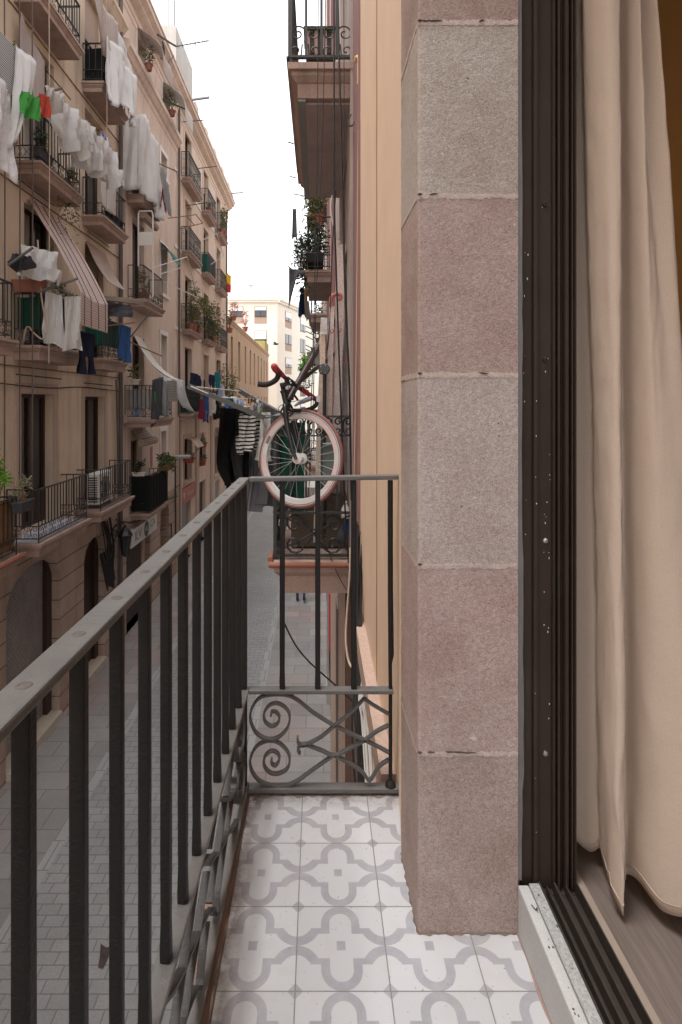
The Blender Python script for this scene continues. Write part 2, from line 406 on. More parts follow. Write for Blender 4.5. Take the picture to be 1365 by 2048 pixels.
def scroll_run(mb, p0, p1, h, r=.005, n=5, step=.3):
    """row of mirrored S scrolls between two points, h tall"""
    p0 = Vector(p0); p1 = Vector(p1); L_ = (p1-p0).length; k = max(1, round(L_/step)); u = (p1-p0).normalized(); up = Vector((0,0,1))
    for i in range(k):
        for sgn in (1, -1):
            c = p0 + u*(L_*(i+.5)/k + sgn*.25*L_/k); R0 = min(.22*L_/k, h*.26)
            for t in (1, -1):
                pts = spiral(c + up*(h/2 + t*h*.25), u*sgn, up*t, R0*.25, R0, -math.pi*1.5, math.pi*1.0, 12)
                mb.tube(pts, r, 4, False)
            mb.tube([c + up*(h*.2) - u*sgn*R0, p0 + u*(L_*(i+.5)/k) + up*h*.5, c + up*(h*.8) - u*sgn*R0], r, 4, False)
def railing(parent, Xw, Xo, Y0, Y1, z0, z1, sp=.115, scroll='low', name='railing', mat=None, r=.011, far=True):
    mb = MB(); zb = z0+.07; zm = zb+.2 if scroll == 'low' else zb
    zt = z1-.2 if scroll == 'high' else z1
    corners = [(Xw, Y0), (Xo, Y0), (Xo, Y1)] + ([(Xw, Y1)] if far else [])
    for (xa, ya), (xb, yb) in zip(corners, corners[1:]):
        mb.bar((xa,ya,z1), (xb,yb,z1), .04, .018); mb.bar((xa,ya,zb), (xb,yb,zb), .03, .012)
        if scroll == 'low': mb.bar((xa,ya,zm), (xb,yb,zm), .03, .012)
        if scroll == 'high': mb.bar((xa,ya,zt), (xb,yb,zt), .03, .012)
        Ls = math.hypot(xb-xa, yb-ya); k = max(2, round(Ls/sp))
        for i in range(k+1):
            t = i/k; x = xa+(xb-xa)*t; y = ya+(yb-ya)*t; lo = z0 if i in (0, k) else zm
            mb.box(x-r/2-.002, x+r/2+.002, y-r/2-.002, y+r/2+.002, lo, zt if i not in (0, k) else z1)
        if scroll == 'low': scroll_run(mb, (xa,ya,zb), (xb,yb,zb), zm-zb)
        if scroll == 'high': scroll_run(mb, (xa,ya,zt), (xb,yb,zt), z1-zt)
        if scroll == 'belly':
            scroll_run(mb, (xa,ya,zb+.02), (xb,yb,zb+.02), .32, step=.35)
            scroll_run(mb, (xa,ya,z1-.3), (xb,yb,z1-.3), .25, step=.25)
    return mb.build(name, mat or iron, parent)
def slab(parent, Xw, Xo, Y0, Y1, z, th=.2, mat=None):
    """moulded balcony slab: ledge, cove and splayed underside"""
    out = 1 if Xo > Xw else -1; mb = MB()
    def ring(e, zz): return [(Xw, Y0-e, zz), (Xo+e*out, Y0-e, zz), (Xo+e*out, Y1+e, zz), (Xw, Y1+e, zz)]
    prof = [(.055, 0), (.055, -.045), (.03, -.05), (.03, -.075), (.0, -.11), (-.01, -.115), (-.012, -th)]
    q = []; fs = []
    for e, dz in prof: q += ring(e, z+dz)
    for i in range(len(prof)-1):
        for k in range(4): fs.append((i*4+k, i*4+(k+1) % 4, (i+1)*4+(k+1) % 4, (i+1)*4+k))
    fs.append((0,1,2,3)); n = (len(prof)-1)*4; fs.append((n+3,n+2,n+1,n))
    mb.add(q, fs)
    return mb.build('balcony', mat or slabm, parent)
def balcony(parent, Xw, Xo, Y0, Y1, z, zt, th=.2, scroll='low', mat=None, rail=True, sp=.115, rmat=None):
    s = slab(parent, Xw, Xo, Y0, Y1, z, th, mat)
    if rail:
        o = 1 if Xo > Xw else -1
        railing(s, Xw+.012*o, Xo-.02*o, Y0+.02, Y1-.02, z, zt, sp, scroll, mat=rmat)
    return s
def screen(parent, pts, z0, z1, mat, name='fabric_screen'):
    """cloth tied to the inside of a railing along a plan polyline"""
    pl = []
    for (a, b) in zip(pts, pts[1:]):
        n_ = max(2, int(math.hypot(b[0]-a[0], b[1]-a[1])/.06))
        pl += [(a[0]+(b[0]-a[0])*i/n_, a[1]+(b[1]-a[1])*i/n_) for i in range(n_)]
    pl.append(pts[-1]); N = len(pl)-1; ph = random.random()*6
    def fn(u, v):
        i = min(int(round(u*N)), N); x, y = pl[i]; k = .012*math.sin(i*1.3+ph)*(1-v*.3)
        return (x+k, y+k, z0+(z1-z0)*v - .02*v*(1+math.sin(i*.7)))
    return MB().grid(fn, N, 4).build(name, mat, parent)
def arch_spandrel(mb, X, out, y0, y1, zs, zc, t=.03, pointed=False, n=14):
    """fills a rectangular opening's top corners down to an arch line; zs springing, zc crown (top of the opening)"""
    xs = X + .004*out; xb = X - .16*out; ym = (y0+y1)/2; w_ = (y1-y0)/2
    pts = []
    for i in range(n+1):
        u = -1 + 2*i/n
        h = (1-abs(u)**1.6) if pointed else math.sqrt(max(0, 1-u*u))
        pts.append((ym+u*w_, zs+(zc-zs)*h))
    for (ya, za), (yb, zb) in zip(pts, pts[1:]):
        mb.add([(xs,ya,za),(xs,yb,zb),(xs,yb,zc+.002),(xs,ya,zc+.002)], [(0,1,2,3)])
        mb.add([(xs,ya,za),(xs,yb,zb),(xb,yb,zb),(xb,ya,za)], [(0,1,2,3)])
def cornice(parent, X, out, Y0, Y1, prof, mat, name='cornice'):
    """prof: list of (protrusion, z)"""
    mb = MB(); n = len(prof); q = [(X+p*out, Y, z) for Y in (Y0, Y1) for p, z in prof]
    q += [(X-.05*out, Y, z) for Y in (Y0, Y1) for z in (prof[0][1], prof[-1][1])]
    fs = [(i, i+1, n+i+1, n+i) for i in range(n-1)]
    fs += [tuple(range(n)) + (2*n+1, 2*n), tuple(range(2*n-1, n-1, -1)) + (2*n+2, 2*n+3), (n-1, 2*n-1, 2*n+3, 2*n+1), (0, n, 2*n+2, 2*n)]
    mb.add(q, fs); return mb.build(name, mat, parent)

# ------------------------------------------------------------------ ground
pavers = brick_mat('street_pavers', (.31,.31,.306), (.345,.342,.338), (.215,.21,.205), .24, .15, .008, (0,1), var=.14, third=(.82,.81,.80))
slabs = brick_mat('pavement_slabs', (.27,.257,.25), (.34,.325,.315), (.195,.188,.182), .62, .42, .008, (0,1), var=.16, third=(1.05,.80,.74))
drain = brick_mat('drain_strip', (.36,.355,.35), (.39,.385,.38), (.21,.205,.20), .16, .5, .008, (0,1), var=.1)
g = MB(); g.box(-300, 300, -60, 400, ZG-.3, ZG-.006); struct(g, 'ground', M('bare_ground', (.22,.21,.2), var=.2))
g = MB(); g.box(-3.5, -1.28, -20, 75, ZG-.005, ZG); struct(g, 'street', pavers)
g = MB(); g.box(-5.6, -3.66, -20, 75, ZG-.005, ZG); struct(g, 'pavement', slabs)
g = MB(); g.box(-1.12, 0.9, -20, 75, ZG-.005, ZG); struct(g, 'pavement', slabs)
for x in (-3.66, -1.28):
    g = MB(); g.box(x, x+.16, -20, 75, ZG-.005, ZG-.001); struct(g, 'drain_strip', drain)

# ------------------------------------------------------------------ house with the ochre plaster, opposite
XL = -5.0
houseA = thing('apartment_house', 'ochre plaster apartment house across the street with two bays of balconies and stone arches below', 'apartment house', (XL, 9.5, ZG))
A_doors = [(9.61,10.79,-2.25,.11), (12.24,13.39,-2.25,.08), (6.9,8.0,-2.25,.11)]
flo = [.9, 3.92, 6.75, 9.6]
for zf, zt in zip(flo, (3.42, 6.35, 9.0, 11.9)):
    A_doors += [(9.75,10.85,zf+.02,zt-.05), (12.3,13.35,zf+.02,zt-.05), (6.95,8.0,zf+.02,zt-.05)]
arches = [(9.12,11.02,ZG,-2.86,-3.35), (12.17,13.36,ZG,-3.05,-3.45), (6.2,8.2,ZG,-2.86,-3.35)]
facade('wall', houseA, XL, 1, -12.0, 14.42, -2.62, 13.2, [o for o in A_doors], plA)
gstone = brick_mat('rusticated_stone', (.43,.325,.26), (.48,.365,.30), (.15,.11,.09), 9.0, .37, .012, (1,2), var=.22, offset=0, streak=.25, bdist=.02)
gf = facade('ground_floor_wall', houseA, XL+.03, 1, -12.0, 14.42, ZG, -2.621, [a[:4] for a in arches], gstone, .28)
for a in arches:
    sp_ = MB(); arch_spandrel(sp_, XL+.03, 1, a[0], a[1], a[4], a[3]); sp_.build('arch', gstone, houseA)
for i, (a, b, c, e) in enumerate(A_doors):
    st = 'door' if i < 3 else ('door_curtain', 'door_shutter', 'door')[i % 3]
    opening(houseA, XL, 1, a, b, c, e, st, .2, sur=stoneP if i < 3 else None, swd=.16)
# threshold steps and shop fronts in the arches
shopm = brick_mat('mesh_shutter', (.30,.285,.275), (.34,.325,.315), (.17,.16,.155), .09, .05, .006, (1,2), var=.3, spec=.4)
for i, a in enumerate(arches):
    q = MB(); q.box(XL-.27, XL-.2, a[0]+.005, a[1]-.2, ZG+.15, a[3]-.06)
    o = q.build('shop_shutter' if i != 1 else 'door', shopm if i != 1 else woodd, houseA)
    q = MB(); q.box(XL-.26, XL-.12, a[1]-.2, a[1]-.005, ZG+.15, a[3]-.03); q.build('jamb_panel', woodd, o)
    q = MB(); q.box(XL-.3, XL-.28, a[0], a[1], ZG, a[3]); q.build('back_panel', woodd, o)
    q = MB(); q.box(XL-.25, XL+.1, a[0]+.02, a[1]-.02, ZG, ZG+.14); q.build('doorstep', M('worn_step', (.52,.46,.38), var=.2, vscale=6), houseA)
q = MB(); q.box(XL-.2, XL-.17, 9.35, 10.35, -4.95, -4.9); q.box(XL-.2, XL-.17, 9.35, 9.39, -6, -4.9); q.box(XL-.2, XL-.17, 10.31, 10.35, -6, -4.9)
q.build('counter_frame', greyp, houseA)
cornice(houseA, XL, 1, -6, 14.42, [(0,8.98),(.06,9.02),(.06,9.12),(.12,9.18),(.2,9.3),(.24,9.34),(.24,9.42),(0,9.46)], plA, 'string_course')
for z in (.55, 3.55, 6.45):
    q = MB(); q.box(XL+.001, XL+.018, -6, 14.42, z, z+.02); q.build('plaster_joint', M('dark_plaster_line', (.22,.15,.10)), houseA)  # thin dark brown strips running along the ochre wall
q = MB(); q.box(XL+.001, XL+.03, 10.97, 12.05, -2.6, .3); q.build('wall_panel', plA, houseA)
# balconies: first floor
for (y0, y1, z, zt, xo, scr) in [(6.55,8.53,-2.3,-1.44,-4.46,'low'), (9.17,11.11,-2.3,-1.44,-4.46,'low'), (11.79,13.74,-2.3,-1.44,-4.46,'low')]:
    b = balcony(houseA, XL, xo, y0, y1, z, zt, .22, scr)
    if y0 > 9 and y0 < 10:
        q = MB(); q.box(XL, xo-.03, y0+.03, y1-.03, z+.001, z+.012); q.build('tiled_floor', M('pale_blue_tiles', (.56,.58,.66), rough=.4, var=.1), b)
    if y0 < 7:
        q = MB()
        for k in range(14): q.box(xo-.05, xo-.035, y0+.05+k*.135, y0+.165+k*.135, z+.1, zt-.03)
        q.build('wooden_screen', M('cedar_boards', (.25,.13,.055), var=.3, vscale=7), b)
        q = MB(); q.tube([(xo+.06, y0-.05, z-.01), (xo+.06, y1+.05, z-.01)], .035, 8); q.build('clay_edging', terra, b)
# upper floors
for fi, (z, zt) in enumerate([(.9,1.75), (3.92,4.74), (6.75,7.58)]):
    for bi, (y0, y1) in enumerate([(6.6,8.6), (9.4,11.05), (12.15,13.65)]):
        b = balcony(houseA, XL, -4.57, y0, y1, z, zt, .24 if fi == 0 else .2, 'low' if fi else 'low')
        if fi == 0 and bi:
            screen(b, [(XL+.03,y0+.05),(-4.62,y0+.05),(-4.62,y1-.08)], z+.28, zt-.02, dgreenf if bi == 1 else tealf)
        if fi == 1 and bi == 0:
            q = MB(); q.box(-4.545,-4.54,y0+.05,y1-.03,z+.60,z+1.36); q.build('reed_screen', slat_mat('reed_strips',(.45,.46,.45),(.06,.06,.06),.035,2,width=.4), b)
        if fi == 2 and bi == 2: screen(b, [(XL+.03,y0+.05),(-4.62,y0+.05),(-4.62,y1-.08)], z+.06, zt-.06, netc)
        if fi == 1 and bi == 2: screen(b, [(-4.62,y0+.3),(-4.62,y1-.08)], z+.06, z+.32, netc)
q = MB(); q.tube([(XL+.08,14.3,ZG),(XL+.08,14.3,13)], .055, 8); q.build('downpipe', lead, houseA); q = MB(); q.tube([(XL+.08,14.12,ZG),(XL+.08,14.12,-1.5),(XL+.05,14.05,.5)], .02, 6); q.build('conduit', lead, houseA)

# ------------------------------------------------------------------ pink house with small framed windows
houseB = thing('apartment_house', 'pinkish plaster apartment house with small white framed windows beside the grey downpipe', 'apartment house', (XL, 17.3, ZG))
B_doors = [(15.44,16.5,-.48,1.75), (15.44,16.5,2.68,4.95), (15.4,16.5,5.39,7.6), (15.3,16.3,-3.0,-1.1)]
B_wins = [(18.2,18.95,7.25,7.95), (18.2,18.95,3.42,4.95), (18.2,18.95,.82,2.1), (18.2,18.85,-1.9,-1.0), (15.85,16.6,9.45,10.2), (18.4,19.3,9.45,10.2)]
facade('wall', houseB, XL, 1, 14.44, 20.18, -3.22, 11.0, B_doors+B_wins, plB)
B_gnd = [(14.9,17.0,ZG,-3.92), (18.1,19.2,ZG,-3.4)]
facade('ground_floor_wall', houseB, XL+.02, 1, 14.44, 20.18, ZG, -3.221, B_gnd, gstone, .3)
sp_ = MB(); arch_spandrel(sp_, XL+.02, 1, 18.1, 19.2, -3.72, -3.4); sp_.build('arch', gstone, houseB)
for i, (a, b, c, e) in enumerate(B_doors): opening(houseB, XL, 1, a, b, c, e, 'door_curtain' if i == 1 else 'door', .22, frame=woodm if i == 3 else None)
for i, (a, b, c, e) in enumerate(B_wins): opening(houseB, XL, 1, a, b, c, e, 'window_curtain' if i == 2 else 'window', .2, frame=white_w, sur=white_w, swd=.12, sill=True)
q = MB()
for k in range(22): q.box(XL-.12, XL-.1, 14.95+k*.07, 14.985+k*.07, ZG+.1, -3.95)
q.box(XL-.13, XL-.09, 14.92, 16.5, -4.0, -3.93); o = q.build('shop_grille', M('brown_grille', (.085,.07,.062), rough=.6, var=.2), houseB)
q = MB(); q.box(XL-.29, XL-.2, 14.9, 17.0, ZG, -3.925); q.build('back_panel', woodd, o)
q = MB(); q.box(XL-.1, XL-.05, 16.5, 16.75, ZG, -3.93); q.build('jamb_panel', stone, houseB)
q = MB(); q.box(XL-.29, XL-.24, 18.1, 19.2, ZG, -3.4); q.build('door', M('stone_wall_inside', (.34,.25,.21), var=.2), houseB)
q = MB(); q.box(XL-.23, XL-.2, 18.1, 18.45, ZG, -3.45); q.build('dark_leaf', woodd, houseB)
q = MB(); q.tube([(XL-.1,18.15,-4.15),(XL+.1,18.3,-4.12),(XL+.1,19.15,-4.12),(XL+.1,19.15,-5.7)], .025, 6); q.build('gate_bar', iron, houseB)
q = MB(); q.box(XL+.004, XL+.05, 14.44, 20.18, -3.2, -3.02); q.build('ledge', stoneP, houseB)
cornice(houseB, XL, 1, 14.7, 20.3, [(0,8.72),(.03,8.78),(.03,8.9),(.09,8.95),(.16,9.08),(.2,9.1),(.2,9.26),(.05,9.32)], plB, 'string_course')
b1 = balcony(houseB, XL, -4.22, 14.8, 16.6, -.5, .38, .2); b2 = balcony(houseB, XL, -4.57, 15.04, 16.95, 2.66, 3.55, .2, 'low')
b3 = balcony(houseB, XL, -4.55, 14.95, 16.6, 5.37, 6.3, .2); b0 = balcony(houseB, XL, -4.5, 15.2, 17.0, -3.02, -2.02, .16, 'low')
screen(b1, [(XL+.03,14.86),(-4.28,14.86),(-4.28,16.5)], -.2, .3, M('hazy_screen', (.30,.30,.29), alpha=.75, var=.2), 'mesh_screen')
screen(b0, [(XL+.03,15.2),(-4.44,15.2),(-4.44,16.95)], -2.95, -2.0, netc, 'netting')
q = MB(); q.box(XL+.001, XL+.1, 14.47, 14.75, -.58, -.38); q.build('ledge', stoneP, houseB)
q = MB(); q.box(-5.43,-4.9,19.8,22.4,10.9,12.95); q.build('roof_stair_tower', conc, houseB)
q = MB(); q.tube([(-5.2,20.0,12.9),(-5.2,20.0,16.5)], .02, 5); q.tube([(-5.05,20.2,12.9),(-5.05,20.2,14.1)], .02, 5); q.build('mast', lead, houseB)

# ------------------------------------------------------------------ tan house with three bays
houseC = thing('apartment_house', 'tan plaster apartment house with three bays of small balconies and arched windows below', 'apartment house', (XL, 26, ZG))
cols = [(20.95,23.1), (24.6,26.45), (27.8,29.7)]; floors = [(8.15,9.1), (5.47,6.36), (2.6,3.54)]
C_doors = []
for y0, y1 in cols:
    ym = (y0+y1)/2
    for z, zt in floors: C_doors.append((ym-.55, ym+.55, z+.03, z+2.1))
    C_doors.append((ym-.6, ym+.6, -.45, 2.0))
C_low = [(21.4,22.6,-3.1,-1.45), (24.1,25.6,-2.9,-1.4), (27.8,29.0,-3.7,-1.75)]
facade('wall', houseC, XL, 1, 20.2, 31.6, ZG, 11.0, C_doors+C_low+[(20.8,22.6,ZG,-3.86),(24.1,25.5,ZG,-3.5),(27.8,29.2,ZG,-4.0)], plC)
sp_ = MB(); arch_spandrel(sp_, XL, 1, 24.1, 25.6, -2.1, -1.4, pointed=True); sp_.build('arch', stoneP, houseC)
for i, (a, b, c, e) in enumerate(C_doors): opening(houseC, XL, 1, a, b, c, e, ('door','door_shutter','door_curtain')[i % 3], .2, sur=plC, swd=.12)
for i, (a, b, c, e) in enumerate(C_low): opening(houseC, XL, 1, a, b, c, e, 'window', .22, sur=stoneP if i != 1 else None, swd=.14, sill=True)
q = MB(); q.box(XL-.15, XL-.1, 20.8, 22.3, ZG, -3.86); q.build('shop_shutter', shutter_g, houseC)
q = MB(); q.box(XL-.18, XL-.16, 20.8, 22.6, ZG, -3.86); q.build('back_panel', woodd, houseC); q = MB(); q.box(XL-.2, XL-.15, 24.1, 25.5, ZG, -3.5); q.build('door', woodd, houseC)
q = MB(); q.box(XL-.15, XL-.1, 27.8, 29.2, ZG, -4.0); q.build('shop_shutter', slat_mat('pale_shutter', (.36,.34,.32), (.2,.19,.18), .1), houseC)
for y in (20.3, 23.35, 26.55): 
    q = MB(); q.box(XL+.001, XL+.07, y, y+.5, ZG, -.6); q.build('pilaster', stoneP, houseC)
for z, zt in floors:
    for la_, lb_ in ((19.9,20.95),(23.15,24.5),(26.5,27.7)):
        q = MB(); q.box(XL+.001, XL+.03, la_, lb_, z-.12, z-.002); q.build('ledge', white_w, houseC)
    for i, (y0, y1) in enumerate(cols):
        b = balcony(houseC, XL, -4.7, y0, y1, z, zt, .17, 'belly', sp=.13)
        if z == 5.47 and i == 1: screen(b, [(XL+.02,y0+.04),(-4.74,y0+.04),(-4.74,y1-.04)], z+.08, zt-.04, tealf)
bl = balcony(houseC, XL, -4.66, 20.45, 29.6, -.52, .42, .18, 'belly', sp=.14)
screen(bl, [(XL+.03,20.5),(-4.7,20.5),(-4.7,23.0)], -.45, .4, dgreenf)
q = MB(); q.tube([(XL+.06,20.42,ZG),(XL+.06,20.42,10.4)], .04, 6); q.build('downpipe', lead, houseC); q = MB(); q.tube([(XL+.05,31.2,ZG),(XL+.05,31.2,10.4)], .04, 6); q.build('downpipe', lead, houseC)
CP = [(0,10.15),(.03,10.2),(.03,10.32),(.06,10.34),(.06,10.5),(.2,10.56),(.26,10.6),(.26,10.66),(.36,10.72),(.40,10.74),(.40,10.86),(.44,10.88),(.44,10.92),(0,10.96)]
cornice(houseB, XL, 1, 13.6, 20.19, CP, plB); cornice(houseC, XL, 1, 20.19, 31.75, CP, plC)
q = MB()
for k in range(11): q.box(-4.75,-4.6,20.6+k,21.1+k,10.96,11.0+.25*(k % 2))
q.box(-4.9,-4.65,23,31.6,10.96,11.25); q.build('parapet', plC, houseC)

# ------------------------------------------------------------------ low brown building with slots, far end block
houseD = thing('warehouse', 'low brown rendered building with a row of tall narrow slot windows', 'building', (XL, 45, ZG))
slots = [(32.95,33.75),(36.0,36.95),(39.2,40.0),(42.1,42.9),(44.8,45.6),(47.7,48.5),(50.4,51.2),(53,53.8),(55.6,56.4)]
facade('wall', houseD, XL, 1, 31.62, 58, ZG, 4.45, [(a,b,1.15,3.7) for a,b in slots]+[(a,b,-1.2,.3) for a,b in slots], plD, .25)
for a, b in slots:
    for c, e in ((1.15,3.7),(-1.2,.3)):
        q = MB(); q.box(XL-.24, XL-.2, a, b, c, e); q.build('window', M('deep_slot', (.11,.075,.055), var=.2), houseD)
cornice(houseD, XL, 1, 31.62, 58, [(0,4.35),(.05,4.38),(.08,4.5),(.12,4.52),(.12,4.6),(0,4.62)], plD)
q = MB(); q.box(XL-1.2, XL+.0, 54, 58, 4.46, 5.6); q.build('roof_room', M('mossy_roof', (.34,.28,.11), var=.3), houseD)

houseE = thing('apartment_block', 'cream apartment block closing the end of the street', 'apartment block', (-7, 63, ZG))
E0, E1, E2 = Vector((-16, 62, 0)), Vector((-4.38, 62, 0)), Vector((0.6, 77.3, 0))
zt = 10.55
def ewall(p, q, z0, z1, off=0.0):
    n_ = (q-p).cross(Vector((0,0,1))).normalized(); a = p + n_*off; b = q + n_*off
    return [(a.x,a.y,z0),(b.x,b.y,z0),(b.x,b.y,z1),(a.x,a.y,z1)], n_
mb = MB()
for p, q in ((E0,E1),(E1,E2)): mb.add(ewall(p,q,ZG,zt)[0], [(0,1,2,3)])
mb.add([(-16,62,zt),(-4.38,62,zt),(.6,77.3,zt),(.6,90,zt),(-16,90,zt)], [(0,1,2,3,4)])
mb.add([(.6,77.3,ZG),(.6,90,ZG),(.6,90,zt),(.6,77.3,zt)], [(0,1,2,3)])
mb.build('wall', plE, houseE)
mb = MB()
for p, q in ((E0,E1),(E1,E2)):
    dv = (q-p).normalized(); nrm = dv.cross(Vector((0,0,1))).normalized()
    for off, za, zb in ((.25,zt+.001,zt+.25),(.4,zt+.25,zt+.45)):
        a = p + nrm*off; b = q + nrm*off; a2 = p - nrm*.3; b2 = q - nrm*.3
        mb.add([(a.x,a.y,za),(b.x,b.y,za),(b.x,b.y,zb),(a.x,a.y,zb),(a2.x,a2.y,za),(b2.x,b2.y,za),(b2.x,b2.y,zb),(a2.x,a2.y,zb)], [(0,1,2,3),(0,4,5,1),(3,2,6,7),(0,3,7,4),(1,5,6,2)])
mb.build('cornice', plE, houseE)
mb = MB(); mb.box(-16,-4.6,64,80,zt+.001,12.2); mb.add([(-4.59,64,zt),(-.5,76,zt),(-.5,76,11.9),(-4.59,64,12.2)], [(0,1,2,3)]); mb.build('attic', white_w, houseE)
mb = MB(); mb.box(-7.75,-7.35,64.5,65,12.2,12.95); mb.box(-7.8,-7.3,64.45,65.05,12.95,13.05); mb.build('chimney', conc, houseE)
def ewin(p, q, s0, s1, zb, zw0, zw1, kind):
    dv = (q-p).normalized(); nrm = dv.cross(Vector((0,0,1))).normalized()
    def rect(sa, sb, za, zb_, off, dep=.06):
        a = p+dv*sa+nrm*off; b = p+dv*sb+nrm*off; a2 = a-nrm*dep; b2 = b-nrm*dep
        return [(a.x,a.y,za),(b.x,b.y,za),(b.x,b.y,zb_),(a.x,a.y,zb_),(a2.x,a2.y,za),(b2.x,b2.y,za),(b2.x,b2.y,zb_),(a2.x,a2.y,zb_)]
    FS = [(0,1,2,3),(0,4,5,1),(3,2,6,7),(0,3,7,4),(1,5,6,2)]
    m = MB(); m.add(rect(s0-.06,s1+.06,zb,zw1+.06,.02), FS); o = m.build('window', M('brown_panel', (.42,.29,.22), var=.08) , houseE)
    m = MB(); m.add(rect(s0,s1,zw0,zw1,.045), FS); m.build('pane', glass, o)
    sm = (s0+s1)/2; m = MB(); m.add(rect(sm-.03,sm+.03,zw0,zw1,.07), FS); m.add(rect(s0,s1,zw0,zw0+.06,.07), FS); m.build('frame', woodd, o)
    if kind: m = MB(); m.add(rect(s0,s1,zw1-(zw1-zw0)*kind,zw1,.08), FS); m.build('roller_shutter', white_w, o)
def ES(x): return (x-VX)*62/F + 16       # along the left wing
for x0, x1 in ((462,486),(510,533)):
    for k in range(5):
        z1 = 10.1-2.62*k; ewin(E0, E1, ES(x0), ES(x1), z1-1.82, z1-1.1, z1, (.35,.8,0,.5,.3)[k] if x0 > 500 else (.4,.2,.6,.3,0)[k])
for x0, x1, kk in ((571,583,(.65,.0,.65,0,.5)),(601,611,(.5,0,.3,.4,.2))):
    for k in range(6):
        def s_at(x):   # intersect the sight line with the right wing
            tx = (x-VX)/F; dv = (E2-E1); s = (tx*E1.y-E1.x)/(dv.x-tx*dv.y); return s*dv.length
        z1 = 10.0-2.62*k; ewin(E1, E2, s_at(x0), s_at(x1), z1-1.82 if x0 < 600 else z1-1.7, z1-1.05 if x0 < 600 else z1-1.65, z1, kk[k % 5])
# ------------------------------------------------------------------ our side: own house
XR = .255
own = thing('apartment_house', 'orange plaster house of the near balcony with a sandstone door jamb', 'apartment house', (XR, 1.5, ZG))
Y_END = 3.42
mb = MB()
for a, b in ((1.801, 2.462), (2.475, Y_END)): mb.box(XR, XR+.25, a, b, -6.1, 8.5)
mb.box(XR+.03, XR+.25, 2.462, 2.475, -6.1, 8.5)
mb.box(XR, XR+.25, -12, -.62, -6.1, 8.5); mb.box(XR, XR+.25, -.62, 1.80, -6.1, -1.42); mb.box(XR, XR+.25, -.62, 1.80, 2.15, 8.5)
mb.box(XR+.25, XR+4, Y_END-.25, Y_END, -6.1, 8.5)
mb.build('wall', plO, own)
mb = MB(); q = []; rnd = random.Random(4)
for k in range(121):
    z = -6+14.4*k/120; y = 2.455+rnd.uniform(-.004,.004); q += [(XR-.0012, y, z), (XR-.0012, y+.030+rnd.uniform(0,.012), z), (XR+.02, y+.03, z), (XR+.02, y, z)]
mb.add(q, [(4*k+a, 4*k+(a+1) % 4, 4*k+4+(a+1) % 4, 4*k+4+a) for k in range(120) for a in range(4)]); mb.build('groove', M('groove_ochre', (.34,.20,.11)), own)
# stone blocks of the jamb, each cut a little differently
cols_ = [(.34,.235,.205), (.42,.355,.305), (.365,.265,.237), (.42,.345,.315), (.41,.292,.262), (.35,.262,.23)]; cols_b = [(.39,.315,.28), (.44,.385,.35), (.42,.325,.295), (.45,.38,.355), (.41,.325,.295), (.39,.315,.28)]
zj = [2.15, .873, .4717, .0578, -.384, -.8186, -1.2345]
def block(z0, z1, i):
    m = rough_stone('jamb_stone_%d' % i, cols_[i], cols_b[i])
    rnd = random.Random(40+i); mb = MB(); q = []
    def jit(s): return (rnd.random()-.5)*s
    plan = [(.2275,1.562),(.2280,1.54),(.2285,1.50),(.2290,1.45),(.2298,1.40),(.2306,1.36),(.2312,1.338),(.2318,1.3295),(.2345,1.3262),(.238,1.3252),(.25,1.325),(.28,1.325),(.32,1.325),(.36,1.325),(.40,1.325),(.44,1.325),(.4635,1.325)]
    nr = 26; zz = [z1 - (z1-z0)*(j/nr) for j in range(nr+1)]; m_ = len(plan)
    for j, z in enumerate(zz):
        aw = jit(.0028)                        # worn arris
        for kx, (x, y) in enumerate(plan):
            w_ = aw if 5 < kx < 10 else 0
            q.append((x + abs(w_)*.7 + (jit(.0012) if kx < 6 else 0), y + abs(w_)*.7 + (jit(.0009) if kx > 9 else 0), z))
    fs = [(j*m_+i_, j*m_+i_+1, (j+1)*m_+i_+1, (j+1)*m_+i_) for j in range(nr) for i_ in range(m_-1)]
    mb.add(q, fs); return mb.build('stone_block', m, own, smooth=True)
for i in range(6): block(zj[i+1], zj[i], i)
mort = M('pink_mortar', (.50,.40,.355), var=.25, vscale=40, bs=150, bstr=.6, grain=.15); gap = M('open_joint', (.07,.05,.045), var=.3)
for i in range(1, 6):
    rnd = random.Random(i); z = zj[i]; mb = MB(); q = []; n_ = 60
    for k in range(n_+1):
        if k < 14: x, y = .2268+.0043*k/14, 1.562-.235*k/14
        else: x, y = .2308+.2325*((k-14)/(n_-14))**1.0, 1.3243
        if k == 14: x, y = .2330, 1.3255
        t_ = .0042+rnd.random()*.0034; o_ = rnd.uniform(-.0018,.0018); dx = -.0006 if k < 14 else 0
        q += [(x+dx, y, z-t_+o_), (x+dx, y-.0004*(k > 14), z), (x+dx, y, z+t_+o_)]
    mb.add(q, [(3*k, 3*k+3, 3*k+4, 3*k+1) for k in range(n_)] + [(3*k+1, 3*k+4, 3*k+5, 3*k+2) for k in range(n_)])
    mb.build('mortar_joint', mort, own, smooth=True)
    mb = MB()
    for k in range((4,1,1,0,4)[i-1]):
        x0 = rnd.uniform(.235,.44); l_ = rnd.uniform(.01,.04); pts = [(x0+l_*s_, 1.3232, z+.0045+rnd.uniform(-.0015,.0015)) for s_ in (0,.3,.6,1)]
        mb.tube(pts, [.0008,.0022,.0018,.0006], 5)
    mb.tube([(.2312,1.3238,z+.005),(.2345,1.3232,z+.004),(.2420,1.3235,z+.005)], [.001,.0035,.001], 5)
    g_ = mb.build('open_joint', gap, own); g_['kind'] = 'stuff'
mb = MB(); mb.prism([(.2285,1.5625),(.2305,1.5625),(.262,1.80),(.2546,1.80)], 'z', -1.2345, 2.15); mb.build('plaster_return', plO, own)
